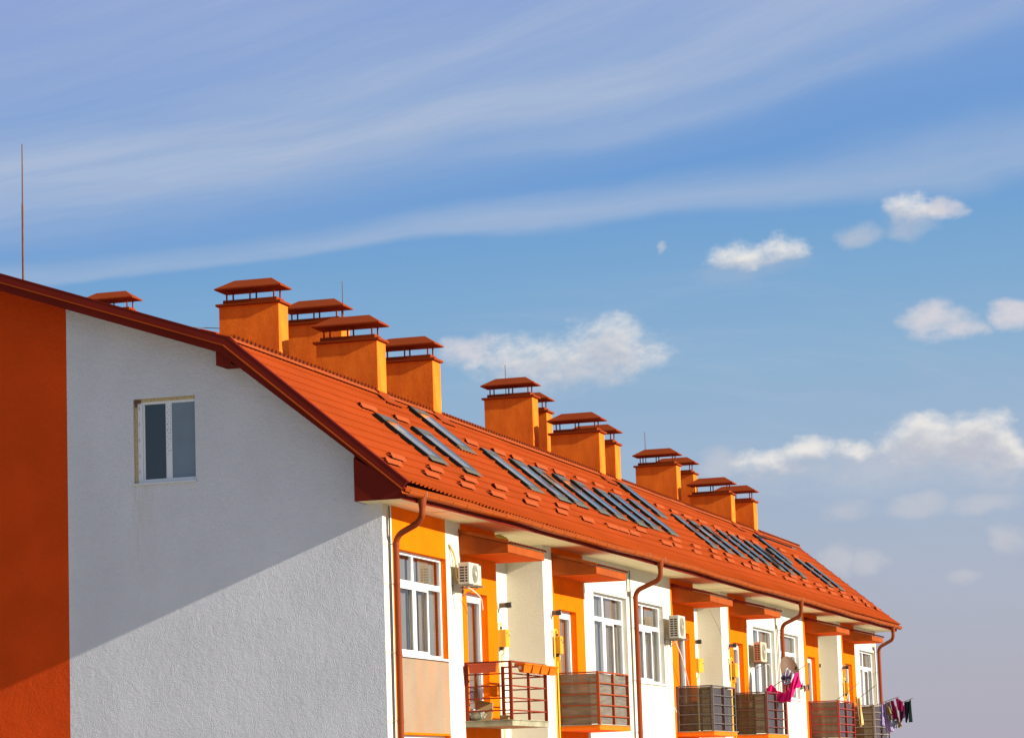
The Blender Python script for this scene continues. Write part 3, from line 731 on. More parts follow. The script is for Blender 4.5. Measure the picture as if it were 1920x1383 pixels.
# ------------------------------------------------------------------ things fixed to the facade
def ac_unit(name_loc, W, Dp, H, m_, rows, label, brand):
    """origin: wall side, left bottom corner; x out of the wall, y along it"""
    t = thing('air_conditioner', name_loc, label, 'air conditioner', 'air conditioners on the facade')
    b = MB(); b.box(.14, .14 + Dp, 0, W, 0, H); b.build('casing', M[m_], t, bevel=.012)
    gcols = ((.03, .115), (.135, .175)) if rows < 8 else ((.03, .095), (.115, .18))
    gmb = MB(); sx = Dp / .215
    for r_ in range(rows):
        z = .045 + (H - .10) * r_ / rows; hh = (H - .10) / rows * .60
        for a_, b_ in gcols: gmb.box(.14 + a_ * sx, .14 + b_ * sx, -.0025, .004, z, z + hh)
    gmb.build('side_grille', M['ac_grille'], t)
    fan = MB(); cy, cz, R_ = W * .46, H * .5, H * .42; x = .14 + Dp
    for rr in [R_ * k / 7 for k in range(1, 8)]:
        fan.tube([(x + .006 + .012 * (1 - (rr / R_) ** 2), cy + rr * math.cos(2 * math.pi * i / 28), cz + rr * math.sin(2 * math.pi * i / 28)) for i in range(29)], .004, 5, False)
    for i in range(12):
        a = 2 * math.pi * i / 12
        fan.tube([(x + .018, cy, cz), (x + .006, cy + R_ * math.cos(a), cz + R_ * math.sin(a))], .003, 4)
    fan.build('fan_guard', M['ac_fan'], t)
    d = MB(); d.add([(x + .002, cy, cz)] + [(x + .002, cy + R_ * math.cos(2 * math.pi * i / 28), cz + R_ * math.sin(2 * math.pi * i / 28)) for i in range(28)], [(0, i + 1, (i + 1) % 28 + 1) for i in range(28)])
    d.build('fan_recess', M['ac_fan'], t)
    d = MB(); d.tube([(x + .016, cy, cz), (x + .026, cy, cz)], .045, 12); d.build('fan_hub', M['ac'], t)
    if brand:
        l = MB()
        for i in range(9):
            zz = H * .25 + i * H * .055; l.box(x + .001, x + .003, W * .865, W * .895 + .004 * (i % 2), zz, zz + H * .036)
        l.build('printed_name', M['darkmark'], t)
    y0, y1 = .06, W - .06
    for y in (y0, y1):
        br = MB(); br.box(0, .14 + Dp + .05, y - .015, y + .015, -.035, -.004).box(0, .025, y - .015, y + .015, -.17, .16)
        br.tube([(.02, y, -.16), (.14 + Dp * .8, y, -.03)], .011, 6)
        br.build('bracket', M['steel'], t)
    return t
t = ac_unit((0, 3.75, 5.655), .73, .215, .395, 'ac', 6, 'cream air conditioner beside the first window, with round fan guard and a white hose', True)
h = MB(); h.tube(bend([(.16, .30, .0), (.30, .40, -.10), (.34, .75, -.22), (.30, .95, -.42)], .1, 4), .011, 6); h.build('drain_hose', M['hose'], t)
h = MB(); h.tube(bend([(.02, -.10, .72), (.04, .05, .60), (.06, .13, .45), (.06, .14, .1), (.16, .10, .05)], .1, 4), .020, 8); h.build('insulated_pipe', M['insul'], t)
h = MB(); h.tube([(.01, -.12, .73), (.012, -.02, .25), (.01, .02, -.10), (.01, .18, -.5)], .005, 5); h.build('power_lead', M['cable'], t)
t = ac_unit((0, 19.99, 5.355), .68, .235, .53, 'ac', 8, 'tall cream air conditioner right of the second downpipe, two columns of eight side slots', False)
h = MB(); h.tube(bend([(.20, .25, .0), (.26, .7, -.42), (.22, 1.35, -.95), (.2, 1.7, -1.25)], .2, 4), .014, 6); h.tube(bend([(.06, .2, 0), (.03, .15, -.5), (.03, .2, -1.3), (.1, .6, -1.7)], .2, 4), .010, 6); h.build('drain_hose', M['hose'], t)
t = ac_unit((0, 29.45, 5.13), .76, .20, .52, 'ac_tan', 9, 'tan weathered air conditioner in front of a window above the laundry balcony', False)
h = MB(); h.tube(bend([(.30, .70, -.02), (.36, 1.0, -.06), (.34, 1.2, -.22)], .1, 4), .009, 6); h.build('drain_hose', M['hose'], t)

def gas_box(loc, H, W, Dp, riser_dy, label, open_door=False):
    t = thing('gas_meter_box', loc, label, 'gas box', 'yellow gas meter boxes')
    b = MB(); b.box(.02, .02 + Dp, 0, W, 0, H); b.build('casing', M['gas'], t, bevel=.006)
    b = MB(); b.box(.02 + Dp, .032 + Dp, -.008, W + .008, -.008, H + .008); d = b.build('door', M['gas'], t, bevel=.003)
    b = MB(); b.box(.032 + Dp, .042 + Dp, W - .05, W - .02, H * .62, H * .72).box(.032 + Dp, .036 + Dp, .05, .11, H * .74, H * .86); b.build('lock', M['darkmark'], d)
    p = MB(); x = .06
    p.tube(bend([(x + .03, .05, H), (x + .03, .05, H + .14), (x, riser_dy, H + .15), (x, riser_dy, H - .02 if riser_dy > 0 else -4.4)], .05, 4), .014, 8)
    p.tube([(x + .05, W * .6, 0), (x + .05, W * .6, -.12), (x, W * .62, -.16), (x, W * .62, -4.4)], .017, 8)
    p.tube(bend([(x, -.03, H - .02), (x, -.03, H + .12), (x + .02, .06, H + .14)], .04, 3), .008, 6)
    p.build('gas_pipe', M['gas_pipe'], t)
    v = MB(); v.box(x, x + .05, .02, .09, -.07, -.002); v.tube([(x + .03, .05, H + .01), (x + .03, .05, H + .06)], .022, 8); v.build('valve', M['black'], t)
    return t
RB = [-.77, -.62, -.66]
GB = [((RB[0], 9.02, 4.765), .16, 'orange yellow gas meter box in the first wall recess above the red railing with planters'),
      ((0, 10.40, 4.65), -.06, 'olive shaded gas meter box at the first narrow door, beside the pier'),
      ((RB[1], 25.35, 4.765), .16, 'gas meter box with a wide pale door, in the middle recess'),
      ((0, 26.98, 4.66), -.06, 'gas meter box with olive side at the middle pier, over the brown net screen'),
      ((RB[2], 41.75, 4.765), .16, 'gas meter box in the farthest recess above the bright red railing'),
      ((0, 43.16, 4.62), -.06, 'farthest gas meter box, next to the far pier and last door')]
for (loc, rd, lab), w in zip(GB, (.24, .20, .52, .36, .18, .18)): gas_box(loc, .34, w, .17 if loc[0] < 0 else .135, rd, lab)

def flue(loc, L_, lab):
    t = thing('boiler_flue', loc, lab, 'flue pipe', 'boiler flue pipes')
    p = MB(); p.tube([(0, 0, 0), (.03, 0, 0)], .085, 14); p.build('wall_collar', M['sill'], t)
    p = MB(); p.tube([(.03, 0, 0), (L_ * .62, 0, .0)], .05, 14); p.build('pipe', M['flue'], t)
    p = MB(); p.tube([(L_ * .62, 0, 0), (L_ * .66, 0, 0), (L_, 0, 0)], [.058, .056, .056], 14); p.build('terminal', M['black'], t)
    p = MB(); p.tube([(L_ + .001, 0, 0), (L_ + .012, 0, 0)], .030, 12); p.build('inner_pipe', M['steel'], t)
FL = [((RB[0], 9.22, 5.60), .27, 'brown boiler flue sticking out of the first recess, above the gas box'), ((0, 10.36, 5.47), .21, 'boiler flue with white collar on the first pier, left of a door'),
      ((RB[1], 25.45, 5.52), .27, 'boiler flue in the middle recess under a sagging cable'), ((0, 26.95, 5.46), .22, 'boiler flue on the middle pier overlapping the door head'),
      ((RB[2], 41.85, 5.46), .25, 'boiler flue in the farthest recess'), ((0, 43.12, 5.42), .22, 'boiler flue on the farthest pier, over the last orange wall')]
for loc, L_, lab in FL: flue(loc, L_, lab)
# the flexible duct over the first canopy, and a loose wire in the middle recess
h = MB(); pts = [Vector((-.5 + .55 * math.sin(t * 1.5), 7.2 + .15 * t, 6.70 + .07 * math.sin(t * 2.6))) for t in [i / 14 for i in range(15)]]
pts = bend([(-.35, 7.35, 6.80), (-.1, 7.1, 6.79), (.12, 7.0, 6.70), (.14, 6.95, 6.52)], .12, 6)
h.tube(pts, [.045 + .008 * (i % 2) for i in range(len(pts))], 10)
tag(h.build('duct_hose', M['insul']), 'short cream flexible duct curling down from the soffit beside the first canopy', 'duct')
h = MB(); h.tube([(-.05, 25.2, 6.3), (.02, 25.7, 5.95), (.03, 26.5, 5.5), (.02, 26.9, 5.0)], .006, 5)
tag(h.build('loose_wire', M['cable']), 'thin loose wire hanging across the middle white pier', 'wire')

# ------------------------------------------------------------------ balcony clutter
def planter(loc, Ly, Dx, H, m_, label, cat='planter', group=None, plants=0, ribs=True):
    t = thing('planter', loc, label, cat, group)
    b = MB(); s_ = .045 if ribs else .022
    lo = [(s_, s_, 0), (Dx - s_, s_, 0), (Dx - s_, Ly - s_, 0), (s_, Ly - s_, 0)]; hi = [(0, 0, H), (Dx, 0, H), (Dx, Ly, H), (0, Ly, H)]
    b.add(lo + hi, [(3, 2, 1, 0), (0, 1, 5, 4), (1, 2, 6, 5), (2, 3, 7, 6), (3, 0, 4, 7)])
    b.box(-.01, Dx + .01, -.01, .008, H - .022, H + .004).box(-.01, Dx + .01, Ly - .008, Ly + .01, H - .022, H + .004).box(-.01, .008, .008, Ly - .008, H - .022, H + .004).box(Dx - .008, Dx + .01, .008, Ly - .008, H - .022, H + .004)
    if ribs:
        for k in range(1, 5):
            y = Ly * k / 5; b.add([(Dx - s_ + .003, y - .006, .01), (Dx - s_ + .003, y + .006, .01), (Dx - .002, y + .006, H - .025), (Dx - .002, y - .006, H - .025),
                                   (Dx - s_ + .010, y, .01), (Dx + .006, y, H - .025)], [(0, 4, 5, 3), (4, 1, 2, 5)])
    b.build('tub', M[m_], t)
    b = MB(); b.quad((.005, .005, H - .03), (Dx - .005, .005, H - .03), (Dx - .005, Ly - .005, H - .03), (.005, Ly - .005, H - .03)); b.build('soil', M['soil'], t)
    if plants:
        b = MB()
        for k in range(plants):
            x, y = random.uniform(.02, Dx - .02), random.uniform(.05, Ly - .05); a = random.uniform(0, 6.3); r_ = random.uniform(.02, .04); z = H - .02 + random.uniform(0, .04)
            b.add([(x, y, z - .02), (x + r_ * math.cos(a), y + r_ * math.sin(a), z + .015), (x + 1.5 * r_ * math.cos(a + .4), y + 1.5 * r_ * math.sin(a + .4), z + .005), (x + r_ * math.cos(a + .9), y + r_ * math.sin(a + .9), z)], [(0, 1, 2, 3)])
        b.build('leaves', M['leaf'], t)
    return t
for y, lab, pl in ((4.71, 'orange rail planter with a white sticker, nearest of the four on the red railing', 0), (5.285, 'bare orange rail planter, second of the four from the near corner', 0), (5.86, 'orange rail planter showing a few green leaves, third on the red railing', 26), (6.435, 'orange rail planter hanging past the far end of the red railing', 3)):
    t = planter((FX + .03, y, 4.06), .51, .17, .16, 'pot', lab, group='orange planters on the front railing', plants=pl)
    if y < 5:
        b = MB(); b.quad((.05, -.0005, .05), (.10, -.0005, .05), (.10, -.012, .11), (.05, -.012, .11)); b.build('sticker', M['sill'], t)
        b = MB(); b.box(-.05, .02, .05, .07, .12, .17); b.build('hook', M['steel'], t)
t = planter((.10, 4.30, 4.06), .11, .54, .17, 'pot_dark', 'long brown planter hanging on the left side railing, edge on to the front pots', ribs=False)
t = thing('cardboard_box', (.06, 4.75, 3.2), 'tilted open cardboard box on the balcony floor behind the red railing', 'box')
b = MB(); b.box(0, .30, 0, .42, 0, .36); e = b.build('carton', M['card'], t); e.rotation_euler = (.0, .10, .25)
b = MB(); b.quad((.0, .0, .362), (.30, .0, .362), (.31, -.14, .35), (.0, -.14, .40)); e = b.build('flap', M['card'], t); e.rotation_euler = (0, .10, .25)
t = thing('plastic_bag', (.14, 4.56, 3.2), 'crumpled pale plastic bag lying in front of the cardboard box', 'bag')
b = MB(); b.grid(lambda u, v: (.17 * math.cos(2 * math.pi * u) * math.sin(math.pi * v) * (1 + .25 * math.sin(7 * u * 6.28 + 4 * v)), .12 * math.sin(2 * math.pi * u) * math.sin(math.pi * v) * (1 + .2 * math.sin(5 * u * 6.28)), .10 - .10 * math.cos(math.pi * v)), 36, 12)
b.build('bag_body', M['bag'], t)
t = thing('small_carton', (.45, 5.05, 3.2), 'small low carton beside the cardboard box on the red railed balcony', 'box')
b = MB(); b.box(0, .16, 0, .22, 0, .10); b.build('carton', M['card'], t)

# satellite dish at the laundry balcony
t = thing('satellite_dish', (.90, 29.62, 4.25), 'brown satellite dish on the far corner of the balcony hung with pink laundry', 'satellite dish')
b = MB(); A_ = Vector((.62, -.70, .35)).normalized(); e1 = A_.cross(Vector((0, 0, 1))).normalized(); e2 = e1.cross(A_)
cn = Vector((.14, -.10, .60))
def dishpt(u, v, o=0):
    r_ = v; return cn + e1 * (.27 * r_ * math.cos(2 * math.pi * u)) + e2 * (.40 * r_ * math.sin(2 * math.pi * u)) + A_ * (.07 * r_ * r_ + o)
b.grid(lambda u, v: dishpt(u, max(v, .001)), 36, 8); b.grid(lambda u, v: dishpt(u, max(v, .001), -.012), 36, 8)
b.grid(lambda u, v: dishpt(u, 1, -.012 * v), 36, 1)
b.build('reflector', M['dish'], t, smooth=True)
b = MB(); b.tube([(0, 0, -.05), (0, 0, .45), tuple(cn - A_ * .03)], .018, 8); b.tube([tuple(dishpt(.75, 1)), tuple(cn + A_ * .36 - e2 * .1)], .009, 6)
b.build('mount', M['pole'], t)
b = MB(); b.tube([tuple(cn + A_ * .34 - e2 * .1), tuple(cn + A_ * .42 - e2 * .06)], .025, 10); b.build('receiver', M['black'], t)

# laundry: every piece of cloth is a sheet hung over a pole, with folds
def pole(p0, p1, lab, grp=None, r=.010):
    b = MB(); b.tube([p0, p1], r, 8); return tag(b.build('drying_pole', M['pole']), lab, 'drying pole', grp)
def cloth(name, m_, top, bot, lab, cat, folds=5, amp=.035, nu=28, nv=14, sag=0, tail=None, grp='laundry on the balconies'):
    """top and bot are polylines of the same length in world space"""
    b = MB()
    def at(pl, u):
        k = u * (len(pl) - 1); i = min(int(k), len(pl) - 2); f_ = k - i; return Vector(pl[i]).lerp(Vector(pl[i + 1]), f_)
    def fn(u, v):
        a, c = at(top, u), at(bot, u); p = a.lerp(c, v)
        p.z -= sag * math.sin(math.pi * u) * (1 - v) * .6
        w = amp * (.35 + .65 * v) * (math.sin(2 * math.pi * folds * u + 1.7 * v) + .4 * math.sin(2 * math.pi * folds * 2.3 * u + 3 * v))
        return (p.x + w * .35, p.y + w, p.z + .012 * math.sin(9 * v + 7 * u))
    b.grid(fn, nu, nv)
    return tag(b.build(name, M[m_], smooth=True, thick=.006), lab, cat, grp)
pole((.52, 29.0, 4.33), (1.62, 29.0, 4.97), 'slanting drying pole carrying the pink sheet', 'drying poles')
cloth('pink_sheet', 'pink', [(.55, 28.9, 4.40), (.70, 28.88, 4.49), (.86, 28.86, 4.31), (1.05, 28.86, 4.25), (1.2, 28.86, 4.42), (1.32, 28.87, 4.76), (1.42, 28.9, 4.80), (1.46, 28.92, 4.55)],
      [(.53, 28.9, 4.22), (.72, 28.9, 4.22), (.82, 28.86, 4.08), (.96, 28.85, 4.02), (1.10, 28.85, 4.03), (1.19, 28.85, 3.98), (1.30, 28.88, 4.35), (1.49, 28.92, 4.40)],
      'bright pink sheet sagging in a loop from the slanting pole', 'sheet', 6, .05, 56, 18)
cloth('hanging_shirt', 'shirt', [(.93, 29.02, 4.64), (1.10, 29.02, 4.92), (1.28, 29.02, 4.78)], [(.95, 29.0, 4.56), (1.06, 29.0, 4.46), (1.24, 29.0, 4.52)], 'pale grey blue shirt hanging in front of the brown dish', 'shirt', 4, .045)
cloth('dark_shorts', 'shirt_dark', [(.92, 28.96, 4.66), (1.04, 28.95, 4.72), (1.22, 28.95, 4.68)], [(.95, 28.95, 4.60), (1.08, 28.93, 4.62), (1.20, 28.94, 4.62)], 'small dark cloth folded over the pale shirt', 'cloth', 3, .03)
cloth('salmon_towel', 'salmon', [(.95, 29.05, 4.56), (1.10, 29.05, 4.50), (1.22, 29.05, 4.52)], [(1.02, 29.05, 4.26), (1.10, 29.05, 4.20), (1.2, 29.05, 4.30)], 'salmon towel hanging behind the loop of the pink sheet', 'towel', 3, .04)
b = MB(); t = thing('striped_sock_row', (1.44, 28.95, 4.44), 'black and cream striped cloth clipped beside the pink sheet', 'cloth', 'laundry on the balconies')
for k in range(5):
    b = MB(); x = .048 * k; b.grid(lambda u, v: (x + .030 * u + .012 * math.sin(3 * v), .02 * math.sin(4 * u + 3 * v + k), .06 - .045 * k * .35 - .17 * v + .03 * math.sin(k * 2.1)), 4, 6)
    b.build('stripe', M['blackc' if k % 2 == 0 else 'stripe'], t, smooth=True, thick=.006)
pole((.50, 39.0, 4.28), (1.25, 39.0, 4.79), 'bare drying pole slanting up from the bright red railing', 'drying poles')
pole((.95, 39.25, 4.20), (1.70, 39.25, 4.71), 'second slanting pole by the red railing, holding the cream towel', 'drying poles')
cloth('cream_towel', 'towel', [(1.07, 39.2, 4.38), (1.15, 39.2, 4.40), (1.23, 39.2, 4.33)], [(1.16, 39.2, 3.56), (1.22, 39.2, 3.52), (1.27, 39.2, 3.57)], 'long cream towel hanging from a pole between the last two balconies', 'towel', 2, .03)
pole((.60, 44.8, 4.245), (1.46, 44.8, 4.51), 'drying pole with the lavender laundry beyond the end wall', 'drying poles')
pole((1.40, 44.9, 4.28), (1.88, 44.9, 4.45), 'drying pole tip holding the black laundry', 'drying poles')
LA = [('lavender_shirt', 'lavender', [(.82, 44.75, 4.28), (.95, 44.75, 4.31)], [(.78, 44.75, 3.60), (.97, 44.75, 3.62)], 'lavender shirt, first on the far drying pole', 'shirt'),
      ('lavender_trousers', 'lavender', [(.92, 44.85, 4.30), (1.05, 44.85, 4.32)], [(.99, 44.85, 3.42), (1.24, 44.85, 3.42)], 'long lavender trousers, the lowest hanging of the far laundry', 'trousers'),
      ('grey_shirt', 'grey_cloth', [(1.02, 44.8, 4.34), (1.17, 44.8, 4.38)], [(1.05, 44.8, 3.80), (1.27, 44.8, 3.79)], 'grey shirt hanging beside the lavender trousers', 'shirt'),
      ('mustard_print', 'mustard', [(1.10, 44.76, 4.22), (1.15, 44.76, 4.20)], [(1.15, 44.76, 4.0), (1.22, 44.76, 3.98)], 'small mustard yellow cloth over the grey shirt', 'cloth'),
      ('magenta_vest', 'magenta', [(1.18, 44.82, 4.39), (1.29, 44.82, 4.41)], [(1.25, 44.82, 3.82), (1.38, 44.82, 3.80)], 'narrow magenta vest in the middle of the far laundry', 'vest'),
      ('mauve_cloth', 'grey_cloth', [(1.30, 44.86, 4.25), (1.36, 44.86, 4.22)], [(1.34, 44.86, 3.66), (1.46, 44.86, 3.70)], 'mauve grey cloth hanging behind the magenta vest', 'cloth'),
      ('magenta_blouse', 'magenta', [(1.36, 44.78, 4.44), (1.44, 44.78, 4.47), (1.58, 44.78, 4.34)], [(1.38, 44.78, 4.22), (1.48, 44.78, 4.02), (1.60, 44.78, 4.06)], 'magenta blouse at the tip of the far pole', 'blouse'),
      ('purple_leggings', 'purple', [(1.44, 44.8, 4.16), (1.64, 44.8, 4.26)], [(1.45, 44.8, 3.68), (1.60, 44.8, 3.86)], 'dark purple leggings below the magenta blouse', 'leggings'),
      ('black_trousers', 'blackc', [(1.60, 44.9, 4.33), (1.65, 44.9, 4.34), (1.71, 44.9, 4.36), (1.76, 44.9, 4.38), (1.82, 44.9, 4.41)], [(1.60, 44.9, 3.72), (1.68, 44.9, 3.70), (1.715, 44.9, 4.02), (1.74, 44.9, 3.69), (1.82, 44.9, 3.72)], 'black trousers, outermost of the far laundry', 'trousers'),
      ('pale_blue_cloth', 'paleblue', [(1.20, 44.9, 3.80), (1.34, 44.9, 3.78)], [(1.18, 44.9, 3.55), (1.32, 44.9, 3.54)], 'pale blue cloth hanging low under the grey shirt', 'cloth'),
      ('yellow_cloth', 'mustard', [(1.36, 44.92, 3.74), (1.45, 44.92, 3.74)], [(1.36, 44.92, 3.56), (1.48, 44.92, 3.57)], 'yellow cloth hanging low beside the pale blue one', 'cloth')]
for nm, mm, tp, bt, lab, cat in LA: cloth(nm, mm, tp, bt, lab, cat, 2, .03, 16, 10)

# ------------------------------------------------------------------ lightning rods and wire
def rod(x, y, z0, z1, lean, lab, r=.012):
    b = MB(); b.tube([(x, y, z0), (x + lean * .6, y, z0 + (z1 - z0) * .6), (x + lean * .62, y, z0 + (z1 - z0) * .62), (x + lean, y, z1)], [r * 1.5, r * 1.4, r, r * .7], 8)
    return tag(b.build('lightning_rod', M['flue']), lab, 'lightning rod', 'lightning rods on the roof')
rod(-8.0, 2.75, 11.4, 14.40, .0, 'tall lightning rod on the ridge, above the orange gable', .016)
rod(-4.62, 11.2, 11.3, 12.82, 0, 'thin lightning rod behind the second chimney from the rake', .010)
rod(-5.02, 24.60, 10.4, 12.80, 0, 'thin lightning rod behind the first chimney of the middle cluster', .011)
rod(-5.17, 39.95, 10.4, 12.74, 0, 'thin lightning rod behind the first chimney of the far cluster', .012)
b = MB(); b.tube([(-7.15, 6.2, 11.47), (-6.5, 6.7, 11.33), (-5.75, 7.15, 11.30)], .008, 5)
tag(b.build('lightning_wire', M['cable']), 'thin wire strung between the ridge chimney and the first big chimney', 'wire')

# ------------------------------------------------------------------ sky, sun
SUN = Vector((1, -.0755, .373)).normalized()
el = math.asin(SUN.z); az = math.atan2(SUN.x, SUN.y)
EXPO = .78
W = D.worlds.new('World'); sc.world = W; W.use_nodes = True; nt = W.node_tree; N = nt.nodes; L = nt.links
bg = N['Background']; bg.inputs[1].default_value = .1
sky = N.new('ShaderNodeTexSky'); sky.sky_type = 'NISHITA'; sky.sun_disc = False; sky.sun_elevation = el; sky.sun_rotation = az
sky.air_density = 1.0; sky.dust_density = 1.2; sky.ozone_density = 1.5
class X:
    def __init__(s, k): s.k = k
    def _(s, op, o=None, c=False):
        n = N.new('ShaderNodeMath'); n.operation = op; n.use_clamp = c
        for i, v in enumerate((s, o)):
            if v is None: continue
            if isinstance(v, X): L.new(v.k, n.inputs[i])
            else: n.inputs[i].default_value = v
        return X(n.outputs[0])
    def __add__(s, o): return s._('ADD', o)
    def __sub__(s, o): return s._('SUBTRACT', o)
    def __mul__(s, o): return s._('MULTIPLY', o)
    def __truediv__(s, o): return s._('DIVIDE', o)
    def max(s, o): return s._('MAXIMUM', o)
    def clamp(s): return s._('ADD', 0.0, True)
def sstep(x, a, b):
    n = N.new('ShaderNodeMapRange'); n.interpolation_type = 'SMOOTHSTEP'
    n.inputs[1].default_value = a; n.inputs[2].default_value = b; n.inputs[3].default_value = 0; n.inputs[4].default_value = 1
    L.new(x.k, n.inputs[0]); return X(n.outputs[0])
def noise(x, z, sx, sz, det=5, rough=.55, seed=0.0, dist=0):
    c = N.new('ShaderNodeCombineXYZ'); L.new((x * sx).k, c.inputs[0]); L.new((z * sz).k, c.inputs[1]); c.inputs[2].default_value = seed
    n = N.new('ShaderNodeTexNoise'); n.inputs['Scale'].default_value = 1; n.inputs['Detail'].default_value = det; n.inputs['Roughness'].default_value = rough; n.inputs['Distortion'].default_value = dist
    L.new(c.outputs[0], n.inputs[0]); return X(n.outputs['Fac'])
def gauss(x, c, w): 
    t = (x - c) / w; t = t * t * -1.0
    n = N.new('ShaderNodeMath'); n.operation = 'EXPONENT'; L.new(t.k, n.inputs[0]); return X(n.outputs[0])
def mixc(f, a, b):
    n = N.new('ShaderNodeMix'); n.data_type = 'RGBA'; n.clamp_factor = True
    if isinstance(f, X): L.new(f.k, n.inputs[0])
    else: n.inputs[0].default_value = f
    for i, v in ((6, a), (7, b)):
        if isinstance(v, tuple): n.inputs[i].default_value = (*v, 1)
        else: L.new(v, n.inputs[i])
    return n.outputs[2]
def lin(r, g_, b_):
    f_ = lambda c: (c / 255 / 12.92 if c / 255 <= .04045 else ((c / 255 + .055) / 1.055) ** 2.4) / (2 ** EXPO) / .1
    return (f_(r), f_(g_), f_(b_))
tc = N.new('ShaderNodeTexCoord'); sp = N.new('ShaderNodeSeparateXYZ'); L.new(tc.outputs['Generated'], sp.inputs[0])
dx, dy, dz = (X(sp.outputs[i]) for i in range(3))
ay = dy._('ABSOLUTE').max(.06); PX = dx / ay; PZ = dz / ay      # sky seen on a vertical plane north of the viewer
rampn = N.new('ShaderNodeValToRGB'); el_ = rampn.color_ramp.elements
stops = [(0.0, (176, 170, 184)), (.10, (177, 176, 188)), (.22, (172, 180, 197)), (.34, (160, 181, 206)), (.46, (142, 177, 209)), (.58, (122, 167, 209)), (.67, (108, 156, 211)), (.80, (116, 156, 212)), (1.0, (128, 152, 213))]
while len(el_) < len(stops): el_.new(.5)
for e, (p_, c_) in zip(el_, stops): e.position = p_; e.color = (*[v * .1 for v in lin(*c_)], 1)
L.new((PZ / .32).clamp().k, rampn.inputs[0])
sc10 = N.new('ShaderNodeMix'); sc10.data_type = 'RGBA'; sc10.blend_type = 'MULTIPLY'; sc10.inputs[0].default_value = 1; L.new(rampn.outputs[0], sc10.inputs[6]); sc10.inputs[7].default_value = (10, 10, 10, 1)
base = mixc(sstep(dz, .55, .22), sky.outputs[0], sc10.outputs[2])
# cirrus: streaks fan out slowly with height
v = PZ - (PZ - .19) * (PX + .3) * 2.5
wv = (noise(PX, v, 7, 22, 4, .5, 3.0) - .5) * .022
v2 = v + wv
left = sstep(PX, -.16, -.42)
A = gauss(v2, .2440, .0150) * .80 + sstep(v2, .233, .262) * .30
B = (sstep(v2, .1960, .2005) * sstep(v2, .214, .2015)) * 1.0
Cc = gauss(v2, .2295, .0035) * .42 * sstep(PX, -.36, -.24)
Uu = gauss(v2, .270, .010) * .45
st = noise(PX, v2, 11, 230, 7, .66, 1.0); st2 = noise(PX, v2, 5.5, 50, 6, .6, 5.0)
cir = (A + B * .78 + Cc + Uu + left * sstep(v2, .20, .23) * .28) * (st2 * 1.5 + .12) * (st * .55 + .72)
cir = cir + (sstep(v2, .20, .15) * sstep(v2, .09, .15)) * sstep(st2, .46, .70) * .55
base = mixc((cir * .64).clamp(), base, lin(181, 194, 216))
# fair weather cumulus
CL = [(-.2735, .1528, .0335, .0110, .72), (-.2555, .1590, .0130, .0088, .75), (-.2090, .1850, .0120, .0048, .80), (-.1935, .1862, .0100, .0050, .80), (-.1500, .1965, .0085, .0052, .72), 
      (-.2015, .1122, .0125, .0048, .85), (-.1870, .1158, .0100, .0044, .85), (-.1720, .1150, .0070, .0040, .7), (-.1600, .1165, .0085, .0050, .85), (-.1470, .1165, .0150, .0088, 1.0), (-.1320, .1150, .0150, .0098, 1.0), (-.1215, .1105, .0085, .0085, 1.0)]
SOFT = [(-.1390, .1955, .0085, .0040, 1), (-.1420, .1578, .0120, .0056, 1), (-.1160, .1570, .0075, .0054, 1), (-.3105, .1590, .0110, .0055, .8), (-.1350, .1545, .0100, .0052, .8)]
FAINT = [(-.2204, .1118, .0095, .0050, 1), (-.1514, .0943, .0100, .0046, .9), (-.1297, .0935, .0120, .0040, .9), (-.1790, .0765, .0065, .0046, 1), (-.1690, .0752, .0065, .0040, 1),
         (-.1205, .0810, .0060, .0048, .9), (-.1772, .0939, .0090, .0040, .7), (-.1669, .1884, .0090, .0034, .9), (-.1383, .0685, .0055, .0024, .7), (-.2357, .1905, .0016, .0026, 1), (-.150, .108, .060, .0100, .62), (-.1480, .1905, .0090, .0045, .8)]
nA = (noise(PX, PZ, 45, 75, 6, .60, 9.0) - .5); nB = (noise(PX, PZ, 150, 210, 5, .62, 2.0) - .5)
WX = PX + (noise(PX, PZ, 60, 90, 3, .5, 21.0) - .5) * .014; WZ_ = PZ + (noise(PX, PZ, 60, 90, 3, .5, 33.0) - .5) * .009
def cumulus(ox, oz, tab, gr=1.16):
    x_, z_ = WX + ox, WZ_ + oz; m_ = None
    for cx, cz, rx, rz_, st_ in tab:
        a = (x_ - cx) / (rx * gr); b_ = (z_ - cz) / (rz_ * gr)
        q_ = (a * a + b_ * b_) * -1.0 + 1.0
        q_ = q_ * st_ if st_ < 1 else q_
        m_ = q_ if m_ is None else m_.max(q_)
    return m_
fm = cumulus(0, 0, FAINT, 1.25) + nA * 1.1 + nB * .5
base = mixc(sstep(fm, -.15, 1.25) * .55, base, lin(208, 206, 210))
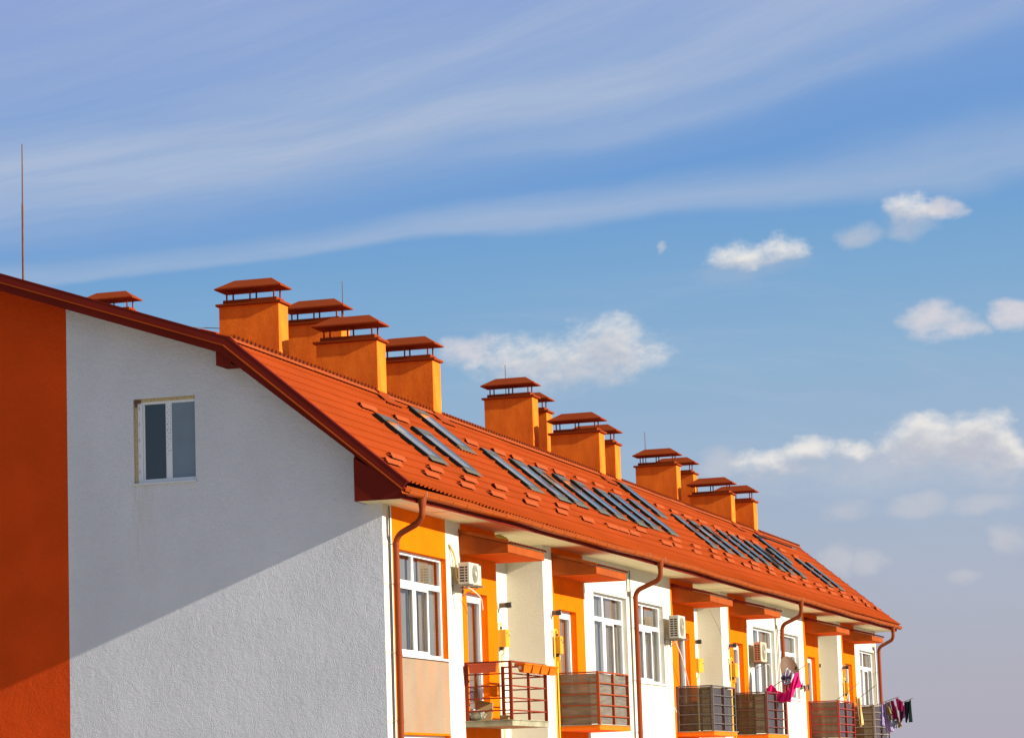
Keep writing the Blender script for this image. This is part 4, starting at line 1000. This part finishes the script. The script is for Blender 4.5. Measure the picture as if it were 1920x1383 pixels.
fs_ = cumulus(0, 0, SOFT, 1.22) + nA * 1.5 + nB * .8
base = mixc(sstep(fs_, -.1, 1.15) * .80, base, lin(226, 218, 219))
cm = cumulus(0, 0, CL)
# a soft grey base trails under and left of the bigger clouds
base = mixc(sstep(cumulus(.002, .0042, CL, 1.35) + nA * 1.2, -.05, 1.3) * .30, base, lin(186, 190, 203))
dens = cm + nA * 1.7 + nB * 1.1
mask = sstep(dens, -.12, 1.10)
low = cumulus(.0030, .0058, CL) + (noise(PX + .0030, PZ + .0058, 45, 75, 6, .60, 9.0) - .5) * 1.7 + (noise(PX + .001, PZ + .0017, 150, 210, 5, .62, 2.0) - .5) * .9   # cloud between here and the sun
lit = sstep(low, 1.25, -.25)
ccol = mixc(lit, lin(188, 191, 203), lin(238, 234, 229))
base = mixc(mask * .92, base, ccol)
L.new(base, bg.inputs[0])

sl = D.lights.new('sun', 'SUN'); sl.energy = 5; sl.angle = math.radians(.5); sl.color = (1.0, .93, .82)
so_ = D.objects.new('sun', sl); COL.objects.link(so_); so_.rotation_euler = (-SUN).to_track_quat('-Z', 'Y').to_euler()

# ------------------------------------------------------------------ camera
cd = D.cameras.new('camera'); cam = D.objects.new('camera', cd); COL.objects.link(cam); sc.camera = cam
cd.sensor_fit = 'HORIZONTAL'; cd.sensor_width = 36; cd.lens = 36 * 5531.065 / 1920; cd.clip_start = .5; cd.clip_end = 9000
yaw, pit, rol = (math.radians(a) for a in (16.37067733, 8.25316097, -1.87773836))
fw = Vector((-math.sin(yaw) * math.cos(pit), math.cos(yaw) * math.cos(pit), math.sin(pit)))
rt = Vector((math.cos(yaw), math.sin(yaw), 0)); up = rt.cross(fw)
r2 = math.cos(rol) * rt + math.sin(rol) * up; u2 = -math.sin(rol) * rt + math.cos(rol) * up
mw = Matrix((r2, u2, -fw)).transposed().to_4x4(); mw.translation = Vector((16.32, -47.42, 1.79)); cam.matrix_world = mw

vs_ = sc.view_settings; vs_.view_transform = 'Standard'; vs_.look = 'None'; vs_.exposure = EXPO; vs_.gamma = 1
